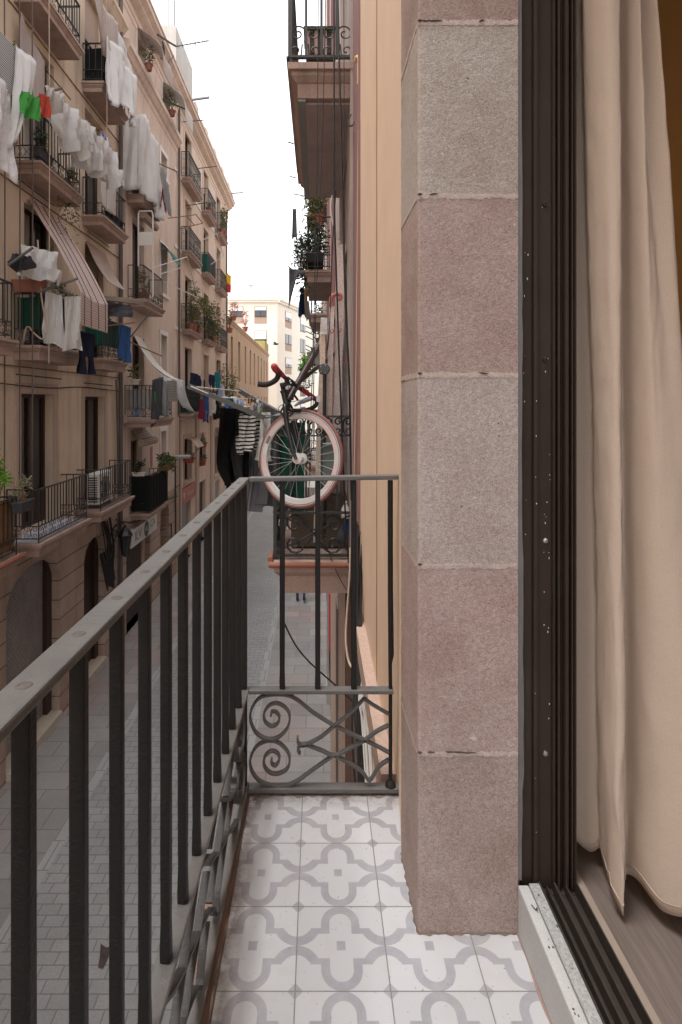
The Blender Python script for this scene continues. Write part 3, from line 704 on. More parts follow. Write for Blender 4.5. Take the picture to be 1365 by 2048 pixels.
mb = MB(); mb.box(.30, .505, 1.35, 1.79, -1.23, 2.14); mb.build('wall_core', M('inner_wall', (.3,.25,.22)), own)
# moulded band at floor level and slab
mb = MB(); mb.box(.205, XR-.001, 1.86, Y_END-.02, -1.33, -1.215); mb.box(.225, XR-.001, 1.86, Y_END-.02, -1.40, -1.331); mb.build('string_course', stone, own)
mb = MB(); mb.box(-.285, XR+.24, -1.2, 1.835, -1.42, -1.262); mb.build('balcony_slab', slabm, own)
mb = MB(); mb.box(-.275, -.212, -1.2, 1.80, -1.261, -1.2385); mb.box(-.275, .262, 1.797, 1.828, -1.261, -1.237); mb.build('floor_border', M('brown_border', (.20,.125,.09), var=.3, vscale=14, bs=90), own)
# patterned tiles (20 cm, printed quatrefoil lattice)
mt, t, b = base_mat('patterned_tiles'); g = t.nodes.new('ShaderNodeNewGeometry'); sp3 = t.nodes.new('ShaderNodeSeparateXYZ'); L(t, g.outputs['Position'], sp3.inputs[0])
T = .2
def fr(a, off): return math_(t, 'SUBTRACT', math_(t, 'FRACT', math_(t, 'DIVIDE', math_(t, 'ADD', a, off), T)), .5)
u0 = fr(sp3.outputs[0], .0473+10*T); v0 = fr(sp3.outputs[1], -1.196+20*T)
u = math_(t, 'ABSOLUTE', u0); v = math_(t, 'ABSOLUTE', v0)
def dist(cu, cv):
    a = math_(t, 'SUBTRACT', u, cu); c_ = math_(t, 'SUBTRACT', v, cv)
    return math_(t, 'SQRT', math_(t, 'ADD', math_(t, 'MULTIPLY', a, a), math_(t, 'MULTIPLY', c_, c_)))
def between(x, lo, hi): return math_(t, 'MULTIPLY', math_(t, 'GREATER_THAN', x, lo), math_(t, 'LESS_THAN', x, hi))
def mul(a, b_): return math_(t, 'MULTIPLY', a, b_)
def mx(a, b_): return math_(t, 'MAXIMUM', a, b_)
A_ = mx(mul(between(dist(0.0,.275), .128, .225), math_(t, 'GREATER_THAN', v, .275)), mul(between(u, .128, .225), between(v, .18, .28)))
B_ = mul(between(dist(.5,.275), .165, .275), math_(t, 'LESS_THAN', v, .19))
C_ = mul(between(u, .128, .345), between(v, .145, .215))
D_ = mul(math_(t, 'LESS_THAN', u, .05), math_(t, 'LESS_THAN', v, .055))
E_ = math_(t, 'LESS_THAN', math_(t, 'ADD', math_(t, 'SUBTRACT', .5, u), math_(t, 'SUBTRACT', .5, v)), .085)
pat = mx(mx(A_, B_), mx(mx(C_, D_), E_))
grout = mx(math_(t, 'GREATER_THAN', u, .493), math_(t, 'GREATER_THAN', v, .493))
v_ = g.outputs['Position']
wn = t.nodes.new('ShaderNodeTexWhiteNoise'); wn.noise_dimensions = '2D'; cbv = t.nodes.new('ShaderNodeCombineXYZ')
L(t, math_(t, 'FLOOR', math_(t, 'DIVIDE', math_(t, 'ADD', sp3.outputs[0], .0473+10*T), T)), cbv.inputs[0]); L(t, math_(t, 'FLOOR', math_(t, 'DIVIDE', math_(t, 'ADD', sp3.outputs[1], -1.196+20*T), T)), cbv.inputs[1]); L(t, cbv.outputs[0], wn.inputs['Vector'])
worn = noise(t, v_, 24, 7, .7)
c = mixc(t, math_(t, 'MULTIPLY', pat, ramp(t, worn, [(.3, .72), (.6, 1.0)])), (.475,.473,.483), (.30,.295,.315)); c = mixc(t, 1.0, c, ramp(t, wn.outputs['Value'], [(0.0, .90), (1.0, 1.03)]), 'MULTIPLY'); c = mixc(t, grout, c, (.19,.175,.165))
dirt = noise(t, v_, 14, 7, .7); c = mixc(t, ramp(t, dirt, [(.5, 0.0), (.8, .5)]), c, (.42,.38,.34))
dx = math_(t, 'ADD', math_(t, 'SUBTRACT', 1.0, ramp(t, math_(t, 'SUBTRACT', 1.80, sp3.outputs[1]), [(0.0, 0.0), (.075, 1.0)])), ramp(t, math_(t, 'MULTIPLY', sp3.outputs[0], -1.0), [(.165, 0.0), (.215, .9)]))
c = mixc(t, mul(dx, ramp(t, noise(t, v_, 45, 6, .75), [(.34, 0.0), (.58, .85)])), c, (.16,.11,.085))
spk = ramp(t, noise(t, v_, 130, 2, .5), [(.70, 0.0), (.76, .7)]); c = mixc(t, spk, c, (.17,.14,.12))
L(t, c, b.inputs['Base Color']); b.inputs['Roughness'].default_value = .38
bump(t, b, math_(t, 'SUBTRACT', noise(t, v_, 9, 3), mul(grout, 1.5)), .25, .002)
mb = MB(); mb.box(-.2115, .4622, -1.2, 1.7965, -1.2605, -1.235); mb.build('balcony_floor', mt, own)
# door sill, tracks and frame
mb = MB(); mb.box(.4626, .487, -.6, 1.3245, -1.234, -1.121); o_s = mb.build('sill', M('white_sill', (.44,.435,.43), var=.14, vscale=8, bs=70, grain=.08, rough=.7, streak=.3, scol=(.40,.36,.33)), own, bevel=.003)
mb = MB(); mb.box(.4872, .511, -.6, 1.323, -1.234, -1.1155); mb.build('granular_strip', M('granular_stone', (.34,.34,.33), var=.12, vscale=20, grain=.22, gscale=220, bs=120, bstr=.6), o_s, bevel=.002)
rnd = random.Random(77); mb = MB()
for k in range(34):
    y = rnd.uniform(.75, 1.30); x = rnd.uniform(.465, .509); z = -1.1206 if x < .487 else -1.1152; s_ = rnd.uniform(.0006, .0024)
    mb.ball((x, y, z), s_, 6, (1, rnd.uniform(1, 2.2), .5))
mb.tube(smooth_line([(.474,1.27,-1.1195),(.478,1.255,-1.117),(.483,1.262,-1.1185),(.481,1.25,-1.119)], 3), .0011, 4)
d_ = mb.build('debris', M('dark_debris', (.05,.045,.035)), own); d_['kind'] = 'stuff'
fr_m = M('brown_anodised', (.045,.031,.025), rough=.55, var=.35, vscale=7, bs=40, bstr=.08, spec=.12, streak=.35, scol=(.085,.075,.068))
fr_d = M('dirty_track', (.035,.026,.021), rough=.6, var=.5, vscale=30, bs=120, bstr=.3, spec=.4)
door = MB()
door.box(.511, .602, -.6, 1.33, -1.234, -1.150)
for x0, x1, zt_ in ((.5111,.5165,-1.118),(.530,.5335,-1.128),(.547,.5525,-1.12),(.574,.578,-1.126),(.5985,.6018,-1.118)): door.box(x0, x1, -.6, 1.33, -1.1499, zt_)
df = thing('door_frame', 'dark brown aluminium sliding door frame against the sandstone jamb', 'door frame', (.535, 1.3, -1.15))
door.build('bottom_track', fr_d, df, bevel=.0012)
jamb = MB()
jamb.box(.4636, .511, 1.352, 1.40, -1.16, 2.14)
for x0, x1, y in ((.4755,.5035,1.347),(.504,.5115,1.334),(.5118,.516,1.338),(.5165,.549,1.347),(.5495,.553,1.335),(.556,.558,1.345),(.5615,.567,1.338),(.571,.5725,1.343),(.577,.584,1.333),(.5875,.589,1.342),(.5925,.5965,1.336),(.599,.6015,1.330)): jamb.box(x0, x1, y, 1.352, -1.149, 2.14)
jamb.box(.511, .602, 1.352, 1.42, -1.16, 2.14)
jamb.box(.4637, .602, 1.3305, 1.3515, -1.233, -1.1495)
jamb.build('side_jamb', fr_m, df, bevel=.0012)
mb = MB(); rnd = random.Random(3)
pts = [(.4735+.0045*math.sin(z*4+1)*math.sin(z*1.7)+rnd.random()*.0015, 1.344, z) for z in [2.14-.045*i for i in range(73)]]
mb.tube(pts, [.0035+.0025*abs(math.sin(i*.31))+rnd.random()*.002 for i in range(len(pts))], 6); mb.box(.4637, .4755, 1.335, 1.3515, -1.12, 2.14); mb.build('silicone_bead', M('grey_silicone', (.19,.18,.18), rough=.45, var=.3, vscale=15), df, smooth=True)
for z in (.46, .095, -.33, -.83):
    mb = MB(); mb.lathe((.5345, 1.3455, z), [(.0065,0),(.0055,.003),(.0025,.0035),(.0015,.001)], 12, (0,-1,0)); mb.build('screw', steel if z < 0 else fr_m, df, smooth=True)
mb = MB(); rnd = random.Random(8)
for k in range(38):
    z = rnd.choice((-.25,-.1,-.45,.2))+rnd.gauss(0,.28); x = rnd.choice((.49,.53,.535,.54,.546,.51)); y = 1.3468 if x not in (.51,) else 1.3338
    if -1.1 < z < 1.2: mb.ball((x+rnd.uniform(-.006,.006) if x != .51 else x-rnd.random()*.004, y, z), rnd.uniform(.0005,.0014), 5, (1,.3,rnd.uniform(1,2.5)))
s_ = mb.build('paint_speck', white_w, df); s_['kind'] = 'stuff'
# room behind
mb = MB(); mb.box(.602, .622, -.6, 1.40, -1.234, -1.128); mb.build('threshold', M('oak_threshold', (.27,.215,.175), var=.15, vscale=8, rough=.5), own)
mw, t, b = base_mat('oak_laminate'); v = pos(t, (14, .9, 1)); nz = noise(t, v, 4, 8, .65)
c = mixc(t, nz, (.075,.057,.048), (.22,.178,.157)); nz2 = noise(t, pos(t, (60, 2, 1)), 4, 4); c = mixc(t, 1.0, c, ramp(t, nz2, [(.3,.8),(.7,1.1)]), 'MULTIPLY')
L(t, c, b.inputs['Base Color']); b.inputs['Roughness'].default_value = .42; bump(t, b, nz, .1, .002)
mb = MB(); mb.box(.6222, 3.9, -2.5, 3.3, -1.234, -1.135); mb.build('room_floor', mw, own)
ro = M('ochre_room_wall', (.60,.34,.12), var=.08, vscale=2, bs=60)
mb = MB(); mb.box(2.1, 2.2, -2.5, 3.3, -1.134, 2.2); mb.box(.63, 2.1, 3.0, 3.1, -1.134, 2.2); mb.build('room_wall', ro, own)
mb = MB(); mb.box(2.02, 2.099, -2.4, 3.0, 1.98, 2.2); mb.box(1.99, 2.02, -2.4, 3.0, 2.06, 2.199); mb.build('room_cornice', ro, own)
mb = MB(); mb.box(.506, 2.2, -2.5, 3.1, 2.35, 2.4); mb.build('ceiling', M('dark_vault', (.10,.05,.03), var=.4, vscale=5), own)
for y in (-1.8,-1.1,-.4,.3,1.0,1.7,2.4):
    mb = MB(); mb.box(.51, 2.1, y, y+.14, 2.205, 2.349); mb.build('ceiling_beam', woodd, own)
rnd = random.Random(31)
def ragged(name, a, b, w0, mat, n=70):
    a = Vector(a); b = Vector(b); d_ = (b-a).normalized(); s_ = Vector((-d_.y, d_.x, 0)); mb = MB(); q = []
    for k in range(n+1):
        c_ = a.lerp(b, k/n); w1 = w0*(.5+.3*math.sin(k*.35+len(name))+.25*math.sin(k*.83)+rnd.uniform(-.08,.08)); q += [c_ - s_*.003, c_ + s_*w1*.5 + Vector((0,0,.0022)), c_ + s_*w1]
    mb.add(q, [(3*k, 3*k+1, 3*k+4, 3*k+3) for k in range(n)] + [(3*k+1, 3*k+2, 3*k+5, 3*k+4) for k in range(n)]); return mb.build(name, mat, own, smooth=True)
grime = M('floor_grime', (.17,.125,.10), var=.4, vscale=50, bs=200)
ragged('floor_joint', (.462,1.3245,-1.2342), (.232,1.3245,-1.2342), .006, grime); ragged('floor_joint', (.231,1.325,-1.2341), (.2275,1.56,-1.2341), .005, grime)
ragged('floor_joint', (.4624,.0,-1.2342), (.4624,1.325,-1.2342), .006, M('pinkish_caulk', (.30,.21,.18), var=.3, vscale=40)); ragged('floor_joint', (.25,1.796,-1.2342), (-.21,1.796,-1.2342), .022, grime)
ragged('floor_joint', (-.2112,1.79,-1.2342), (-.2112,.2,-1.2342), -.012, grime)
# ------------------------------------------------------------------ railing of the near balcony
rail_top = M('worn_grey_iron', (.115,.110,.105), rough=.52, var=.28, vscale=22, bs=120, bstr=.35, spec=.5, streak=.15, scol=(.10,.06,.04))
rail_bar = M('dark_painted_iron', (.013,.012,.012), rough=.55, var=.35, vscale=30, bs=160, bstr=.5, spec=.3)
rail_scr = M('grey_scroll_iron', (.085,.082,.08), rough=.55, var=.3, vscale=40, bs=160, bstr=.4, spec=.45)
rust = M('rust_ring', (.105,.088,.08), rough=.8, var=.35, vscale=120)
rl = thing('balcony_railing', 'dark wrought iron railing of the near balcony with spiral scroll panels below its bars', 'railing', (-.24, 1.0, -1.235))
YE = 1.80; zt = -.245
def RX(y): return -.2525 + (y-.45)*.0148        # the long side is very slightly out of line
mb = MB()
mb.bar((RX(-.9),-.9,zt-.006), (RX(YE)+.0,YE+.016,zt-.006), .034, .012); mb.build('handrail', rail_top, rl, bevel=.003)
mb = MB(); mb.bar((RX(YE)+.0172,YE,zt-.004), (.262,YE,zt+.004), .030, .014); mb.build('handrail', rail_top, rl, bevel=.003)
mb = MB(); mb.bar((RX(-.9),-.9,-.912), (RX(YE),YE+.014,-.912), .034, .012); mb.build('middle_rail', rail_top, rl, bevel=.002); mb = MB(); mb.bar((RX(-.9),-.9,-1.214), (RX(YE),YE+.014,-1.214), .030, .012); mb.build('bottom_rail', rail_top, rl, bevel=.002)
mb = MB(); mb.bar((RX(YE)+.0171,YE,-.912), (.237,YE,-.912), .032, .012); mb.build('middle_rail', rail_top, rl, bevel=.002); mb = MB(); mb.bar((RX(YE)+.0151,YE,-1.219), (.262,YE,-1.219), .034, .014); mb.build('bottom_rail', rail_top, rl, bevel=.002)
def baluster_mesh():
    mb = MB(); zs = [-.253,-.35,-.45,-.55,-.65,-.75,-.84,-.885,-.906]
    q = []; fs = []; r_ = random.Random(5)
    for z in zs:
        e = .0078 + r_.random()*.0005
        if z < -.85: e = .0088
        q += [(-e,-e,z),(e,-e,z),(e,e,z),(-e,e,z)]
    for i in range(len(zs)-1):
        for k in range(4): fs.append((i*4+k, i*4+(k+1) % 4, (i+1)*4+(k+1) % 4, (i+1)*4+k))
    fs += [(0,1,2,3), tuple(range(len(zs)*4-1, len(zs)*4-5, -1))]
    return mb.add(q, fs)
ORG_save = ORG[rl.name]; proto = None; ring0 = None
ys = [1.69 - .109*i for i in range(22)]
spots = [(RX(y), y) for y in ys] + [((565-636)*YE/F, YE), (0.0, YE), ((708-636)*YE/F, YE)]
for (x, y) in spots:
    if proto is None:
        mb = baluster_mesh(); mb.v = [(px + ORG_save.x, py + ORG_save.y, pz) for px, py, pz in mb.v]
        proto = mb.build('baluster', rail_bar, rl, bevel=.003); o = proto
        mb = MB(); mb.lathe((ORG_save.x, ORG_save.y, zt+.0002), [(.0072,0),(.0066,.0005),(.0050,.0008),(.0044,.0003),(.002,.0006)], 16); ring0 = mb.build('rivet', rust, rl, smooth=True); r_ = ring0
    else:
        o = proto.copy(); C.objects.link(o); o.parent = rl
        r_ = ring0.copy(); C.objects.link(r_); r_.parent = rl
    o.location = (x-ORG_save.x, y-ORG_save.y, 0)
    o.rotation_euler = (0, 0, random.uniform(-.12, .12)); r_.location = o.location
mb = MB(); mb.tube([(.228,YE,-.252),(.2285,YE,-.6),(.2305,YE,-.80),(.2275,YE,-.83),(.2285,YE,-.9)], [.0085,.0085,.009,.006,.006], 8); mb.tube([(.2285,YE,-.9),(.2285,YE,-1.222)], .006, 8); mb.lathe((.2285,YE,-1.212), [(.018,0),(.015,.01),(.008,.018)], 10); mb.build('end_post', rail_bar, rl, smooth=True)
mb = MB(); mb.box(RX(YE)-.01,RX(YE)+.01,YE-.01,YE+.01,-1.30,-.252); mb.build('corner_post', rail_bar, rl, bevel=.002)
def scr_px(pts):  # strokes measured on the end panel, in metres (along the panel, height)
    return [((340+a*.3663-636)*YE/F, (800-(1340+b_*.3663))*YE/F) for a, b_ in pts]
S1 = [(890,300),(780,230),(700,165),(640,137),(560,134),(490,152),(448,210),(440,270),(470,340),(530,376),(590,368),(640,320),(655,260),(638,212),(590,182),(545,192),(515,235),(520,280),(555,306),(590,290),(598,255),(580,230),(558,228),(552,250)]
S2 = [(890,468),(780,545),(700,603),(640,630),(560,632),(490,605),(448,550),(440,490),(470,420),(530,387),(590,394),(640,440),(655,490),(640,540),(590,566),(545,558),(515,520),(520,470),(555,442),(590,455),(598,490),(578,520),(557,510),(556,485)]
S3 = [(698,365),(700,395),(718,410),(745,407),(830,362),(900,303),(985,235),(1062,155)]
S4 = [(712,455),(700,440),(702,422),(722,410),(745,408),(830,440),(900,466),(985,425),(1065,383),(1130,335),(1195,302)]
S5 = [(900,303),(985,345),(1065,383),(1130,415),(1195,450)]
S6 = [(900,466),(985,510),(1050,555),(1092,602),(1140,530),(1195,490)]
S7 = [(1062,155),(1110,190),(1195,240)]
for ss in (S1, S2, S3, S4, S5, S6, S7):
    pts = [(a, YE, z) for a, z in scr_px(ss)]; mb = MB(); mb.strap(smooth_line(pts, 4), (0,.016,0), .0065); mb.build('scroll', rail_scr, rl)
x0_ = scr_px([(440,0)])[0][0]
for (ya, yb) in ((YE-.012, YE-.54), (YE-1.09, YE-.56), (YE-1.11, YE-1.64), (YE-2.2, YE-1.66)):
    mb = MB()
    for ss in (S1, S2, S3, S4, S5, S6, S7):
        pts = [(a, z) for a, z in scr_px(ss)]; q = []
        for a, z in pts:
            s = (a-x0_)/(scr_px([(1195,0)])[0][0]-x0_); y = ya + (yb-ya)*s; q.append((RX(y), y, z))
        mb.strap(smooth_line(q, 4), (.016,0,0), .0065)
    mb.build('scroll_panel', M('dark_scroll_iron', (.04,.037,.035), rough=.5, var=.4, vscale=30, bs=160, bstr=.5, spec=.4), rl)
# ------------------------------------------------------------------ curtain
Pb = [(.60,1.41),(.632,1.395),(.66,1.385),(.676,1.372),(.668,1.345),(.655,1.30),(.650,1.258),(.656,1.238),(.672,1.25),(.690,1.295),(.706,1.312),(.718,1.275),(.735,1.232),(.761,1.196),(.80,1.172),(.84,1.20),(.87,1.27)]
Pt = [(.60,1.41),(.612,1.395),(.622,1.385),(.628,1.368),(.622,1.345),(.624,1.305),(.640,1.268),(.662,1.262),(.668,1.272),(.676,1.30),(.690,1.315),(.698,1.285),(.710,1.262),(.716,1.285),(.722,1.31),(.745,1.272),(.752,1.275)]
sb = smooth_line([(x, y, 0) for x, y in Pb], 7); st_ = smooth_line([(x, y, 0) for x, y in Pt], 7); NC = len(sb)-1
rc = random.Random(2); fold_ph = [rc.random()*6 for _ in range(NC+1)]
def cur(u, v):
    i = min(int(round(u*NC)), NC); k = min(1, v/.80)**1.15; p = sb[i]*(1-k) + st_[i]*k
    hem = -1.083 + .010*math.sin(i*.35) - (.02 if 40 <= i <= 52 else 0)
    z = hem + (1.45-hem)*v; wr = .0022*math.sin(i*.23+v*4)*math.sin(v*13+i*.11) * (1-v*.7)
    lo = max(0, 1-v/.45); cr = lo*.0065*mnoise.noise(Vector((i*.11+v*5, v*16-i*.06, 3.3))) + .0016*mnoise.noise(Vector((i*.25, v*38, 1.1)))
    return (p.x+wr+cr, p.y-wr*.8-cr*.8, z)
mb = MB(); mb.grid(cur, NC, 150)
linen = M('beige_linen', (.52,.42,.345), var=.04, vscale=5, rough=.95, spec=.1, bs=13, bstr=.17, bdist=.014, grain=.08, gscale=520)
o = single(mb, 'curtain', 'beige linen curtain gathered beside the dark brown door frame', 'curtain', linen, smooth=True)
sm = o.modifiers.new('solid', 'SOLIDIFY'); sm.thickness = .0016
mb = MB(); q = [(cur(i/NC, .001)[0]-.001, cur(i/NC, .001)[1]-.0014, cur(i/NC, .0)[2]+.022) for i in range(NC+1)]
mb.tube(q, .0011, 4, False); ORG[o.name] = Vector(o.location); mb.build('hem_seam', M('linen_seam', (.46,.37,.30), bstr=0), o)

# ------------------------------------------------------------------ neighbouring house with the bicycle balcony
nb = thing('apartment_house', 'maroon trimmed house next door carrying the bicycle balcony', 'apartment house', (XR, 5.9, ZG))
N_doors = [(4.45,5.65,-1.1,1.35), (4.45,5.65,2.34,4.7)]
facade('wall', nb, XR+.004, -1, Y_END+.001, 8.4, ZG, 9.2, N_doors, plT, .25)
mb = MB(); mb.box(XR-.012, XR+.0035, Y_END+.003, 3.93, -1.6, 9.2); mb.build('maroon_band', plM, nb)
mb = MB(); mb.box(XR-.03, XR+.003, 3.95, 4.44, -1.1, 9.2); mb.box(XR-.03, XR+.003, 5.66, 6.0, -1.1, 9.2); mb.build('door_surround', plT, nb)
for i, (a, b_, c_, e) in enumerate(N_doors): opening(nb, XR+.004, -1, a, b_, c_, e, 'door', .2, frame=M('green_door', (.02,.07,.05), rough=.5, var=.2))
mb = MB(); mb.box(XR-.02, XR+.003, Y_END+.03, 4.0, -6.1, -1.61); mb.box(XR-.05, XR+.003, 4.05, 4.3, -6.1, -1.4); mb.build('shop_pilaster', M('brown_shopfront', (.14,.085,.065), var=.3, vscale=8), nb)
mb = MB(); mb.box(XR-.06, XR+.002, 5.2, 5.5, -6.1, -1.6); mb.box(XR-.08, XR+.002, 7.6, 7.9, -6.1, -1.6); mb.build('shop_pilaster', stoneP, nb)
lowb = balcony(nb, XR, -.272, 4.0, 6.0, -1.117, -.12, .235, 'low', rail=False)
nr = MB(); xo, xw = -.30, .245
for z, w_ in ((-1.09,.035),(-.79,.03),(-.115,.04)):
    nr.bar((xw,4.02,z),(xo,4.02,z),.03,.014); nr.bar((xo,4.02,z),(xo,5.98,z),w_,.014); nr.bar((xo,5.98,z),(xw,5.98,z),.03,.014)
for i in range(6): x = xo+(xw-xo)*i/5; nr.box(x-.007,x+.007,4.013,4.027,-.79,-.25); nr.box(x-.007,x+.007,5.973,5.987,-.79,-.25)
for i in range(18): y = 4.02+1.96*i/17; nr.box(xo-.007,xo+.007,y-.007,y+.007,-.79,-.25)
nr.bar((xw,4.02,-.25),(xo,4.02,-.25),.025,.01); nr.bar((xo,4.02,-.25),(xo,5.98,-.25),.025,.01)
scroll_run(nr, (xw,4.02,-.25), (xo,4.02,-.25), .13, .006, step=.13); scroll_run(nr, (xo,4.02,-.25), (xo,5.98,-.25), .13, .006, step=.18)
scroll_run(nr, (xw,4.02,-1.08), (xo,4.02,-1.08), .28, .008, step=.5); scroll_run(nr, (xo,4.02,-1.08), (xo,5.98,-1.08), .28, .008, step=.5)
nr.tube([(xo,4.02,-1.07),(.0,4.02,-.92),(xw,4.02,-.8)], .006, 5); nr.tube([(xo,4.02,-.8),(.0,4.02,-.92),(xw,4.02,-1.07)], .006, 5)
nr.box(xo-.012,xo+.012,4.008,4.032,-1.117,-.11)
nr.build('railing', iron, lowb)
mb = MB(); mb.tube([(-.338,3.93,-1.132),(.215,3.93,-1.132)], .018, 10); mb.tube([(-.328,3.95,-1.10),(-.328,4.12,-1.10)], .018, 10); mb.build('clay_edging', terra, lowb, smooth=True)
upb = balcony(nb, XR, -.152, 4.0, 6.0, 2.33, 3.2, .215, 'low', rail=False)
ur = MB(); xo, xw = -.20, .248
for z in (2.395, 3.2): ur.bar((xw,4.0,z),(xo,4.0,z),.03,.016); ur.bar((xo,4.0,z),(xo,6.0,z),.04,.016)
for i in range(5): x = xo+.012+(xw-xo-.02)*i/4; ur.box(x-.009,x+.009,3.991,4.009,2.33 if i in (0,4) else 2.395,3.2)
for i in range(18): y = 4.0+2.0*i/17; ur.box(xo-.008,xo+.008,y-.008,y+.008,2.395,3.2)
for i in range(2):
    c0 = xo+(i+.5)*(xw-xo)/2; w2 = (xw-xo)/4*.92
    for s_ in (1,-1):
        up = Vector((0,0,1)); u_ = Vector((s_,0,0))
        a = spiral((c0+s_*w2*.5,4.0,2.56), u_, up,   .012, w2*.56, -math.pi*1.6, math.pi*.9, 18)
        b_ = spiral((c0+s_*w2*.62,4.0,2.44), u_, -up, .01, w2*.44, -math.pi*1.6, math.pi*.8, 16)
        ur.tube(a + [(c0+s_*.006,4.0,2.50)], .0055, 5); ur.tube(b_ + [(c0+s_*.02,4.0,2.485)], .0055, 5)
ur.build('railing', iron, upb)
mb = MB(); mb.box(-.085, XR-.002, 4.06, 5.9, 2.095, 2.1105); mb.build('soffit', M('purple_grey_soffit', (.46,.37,.36), var=.25, vscale=5, streak=.45, scol=(.24,.21,.205)), upb)
mb = MB(); mb.box(-.137, -.0855, 4.02, 5.98, 2.097, 2.1125); mb.build('soffit_edge', M('grey_soffit_edge', (.30,.31,.30), var=.25, vscale=6), upb)
mb = MB(); mb.box(-.191,-.186,4.05,5.95,2.42,3.18); mb.build('dark_screen', M('dark_panel', (.13,.13,.128), var=.2), upb)
# more houses further along our side
rest = thing('apartment_house', 'grey-tan row house beyond the bicycle balcony with plants on its balconies', 'apartment house', (XR, 17, ZG))
facade('wall', rest, XR+.006, -1, 8.41, 26, ZG, 14, [(10.2,11.3,2.25,4.5),(15.3,16.4,2.25,4.5),(10.2,11.3,-1.1,1.3)], plT, .25)
for a, b_, c_, e in ((10.2,11.3,2.25,4.5),(15.3,16.4,2.25,4.5),(10.2,11.3,-1.1,1.3)): opening(rest, XR+.006, -1, a, b_, c_, e, 'door', .2)
balcony(rest, XR, -.195, 9.8, 11.7, 2.22, 3.14, .2, 'low'); balcony(rest, XR, -.19, 14.7, 16.8, 2.22, 3.1, .22, 'low')
balcony(rest, XR, -.19, 14.7, 16.8, 5.4, 6.3, .2, 'low'); balcony(rest, XR, -.195, 9.8, 11.7, -1.1, -.2, .2, 'low')
bq = balcony(rest, XR, -.19, 20, 22, 1.85, 2.8, .3, 'belly', mat=conc)
mb = MB(); mb.box(XR-.06, XR+.004, 8.42, 8.7, ZG, 14); mb.box(XR-.05, XR+.004, 12.6, 12.9, ZG, 14); mb.build('pilaster', plM, rest)
far = thing('apartment_house', 'plain house at the far right end of the street', 'apartment house', (XR, 40, ZG))
facade('wall', far, XR+.01, -1, 26.01, 62, ZG, 12, [(30,31,0,2),(38,39,0,2)], plT, .25)
for a in (30, 38): opening(far, XR+.01, -1, a, a+1, 0, 2, 'window', .2)
# ------------------------------------------------------------------ washing, blinds, plants and other loose things
def cloth(name, label, cat, top, h, mat, group=None, sway=(0,0), folds=5, amp=.03, taper=1.0, bl=None, nv=14, seed=0, gather=0):
    """cloth hanging from a polyline; h = length (number or function of u)"""
    rnd = random.Random(seed*13+7); pts = [Vector(p) for p in top]; ls = [0]
    for a, b in zip(pts, pts[1:]): ls.append(ls[-1] + (b-a).length)
    tot = ls[-1]; nu = max(10, int(tot/.05), folds*5)
    def at(u):
        s = u*tot
        for i in range(len(pts)-1):
            if s <= ls[i+1] or i == len(pts)-2:
                k = (s-ls[i])/max(1e-6, ls[i+1]-ls[i]); return pts[i].lerp(pts[i+1], min(1, k)), (pts[i+1]-pts[i]).normalized()
    p1, p2, p3 = [rnd.random()*6.28 for _ in range(3)]
    hf = h if callable(h) else (lambda u: h*(1+.05*math.sin(u*5+p1)))
    mid = at(.5)[0]
    def fn(u, v):
        p, tg = at(u); n_ = tg.cross(Vector((0,0,1)))
        n_ = n_.normalized() if n_.length > 1e-4 else Vector((0,1,0)); d_ = v
        a_ = u*folds*6.283+p1+.6*d_+.8*math.sin(u*4+p2); tri = 2/math.pi*math.asin(math.sin(a_)); fold = abs(math.sin(a_*.37+p3))
        w_ = amp*(.25+.6*d_)*tri*(.3+.7*fold) + amp*.8*math.sin(u*folds*1.7+p2+d_*2.5) + .35*amp*mnoise.noise(Vector((u*tot*5+seed, d_*6, seed*.7)))
        k = 1 + (taper-1)*d_ - gather*math.sin(d_*3.14)
        q = Vector((mid.x+(p.x-mid.x)*k, mid.y+(p.y-mid.y)*k, p.z)) + n_*w_
        sag = .04*abs(math.sin(u*folds*3.14))*(1-v)
        return (q.x + sway[0]*d_*d_, q.y + sway[1]*d_*d_, q.z - sag*.3 - hf(u)*d_)
    mb = MB(); mb.grid(fn, nu, nv)
    o = single(mb, name, label, cat, mat, group, smooth=True)
    s_ = o.modifiers.new('solid', 'SOLIDIFY'); s_.thickness = .002; return o
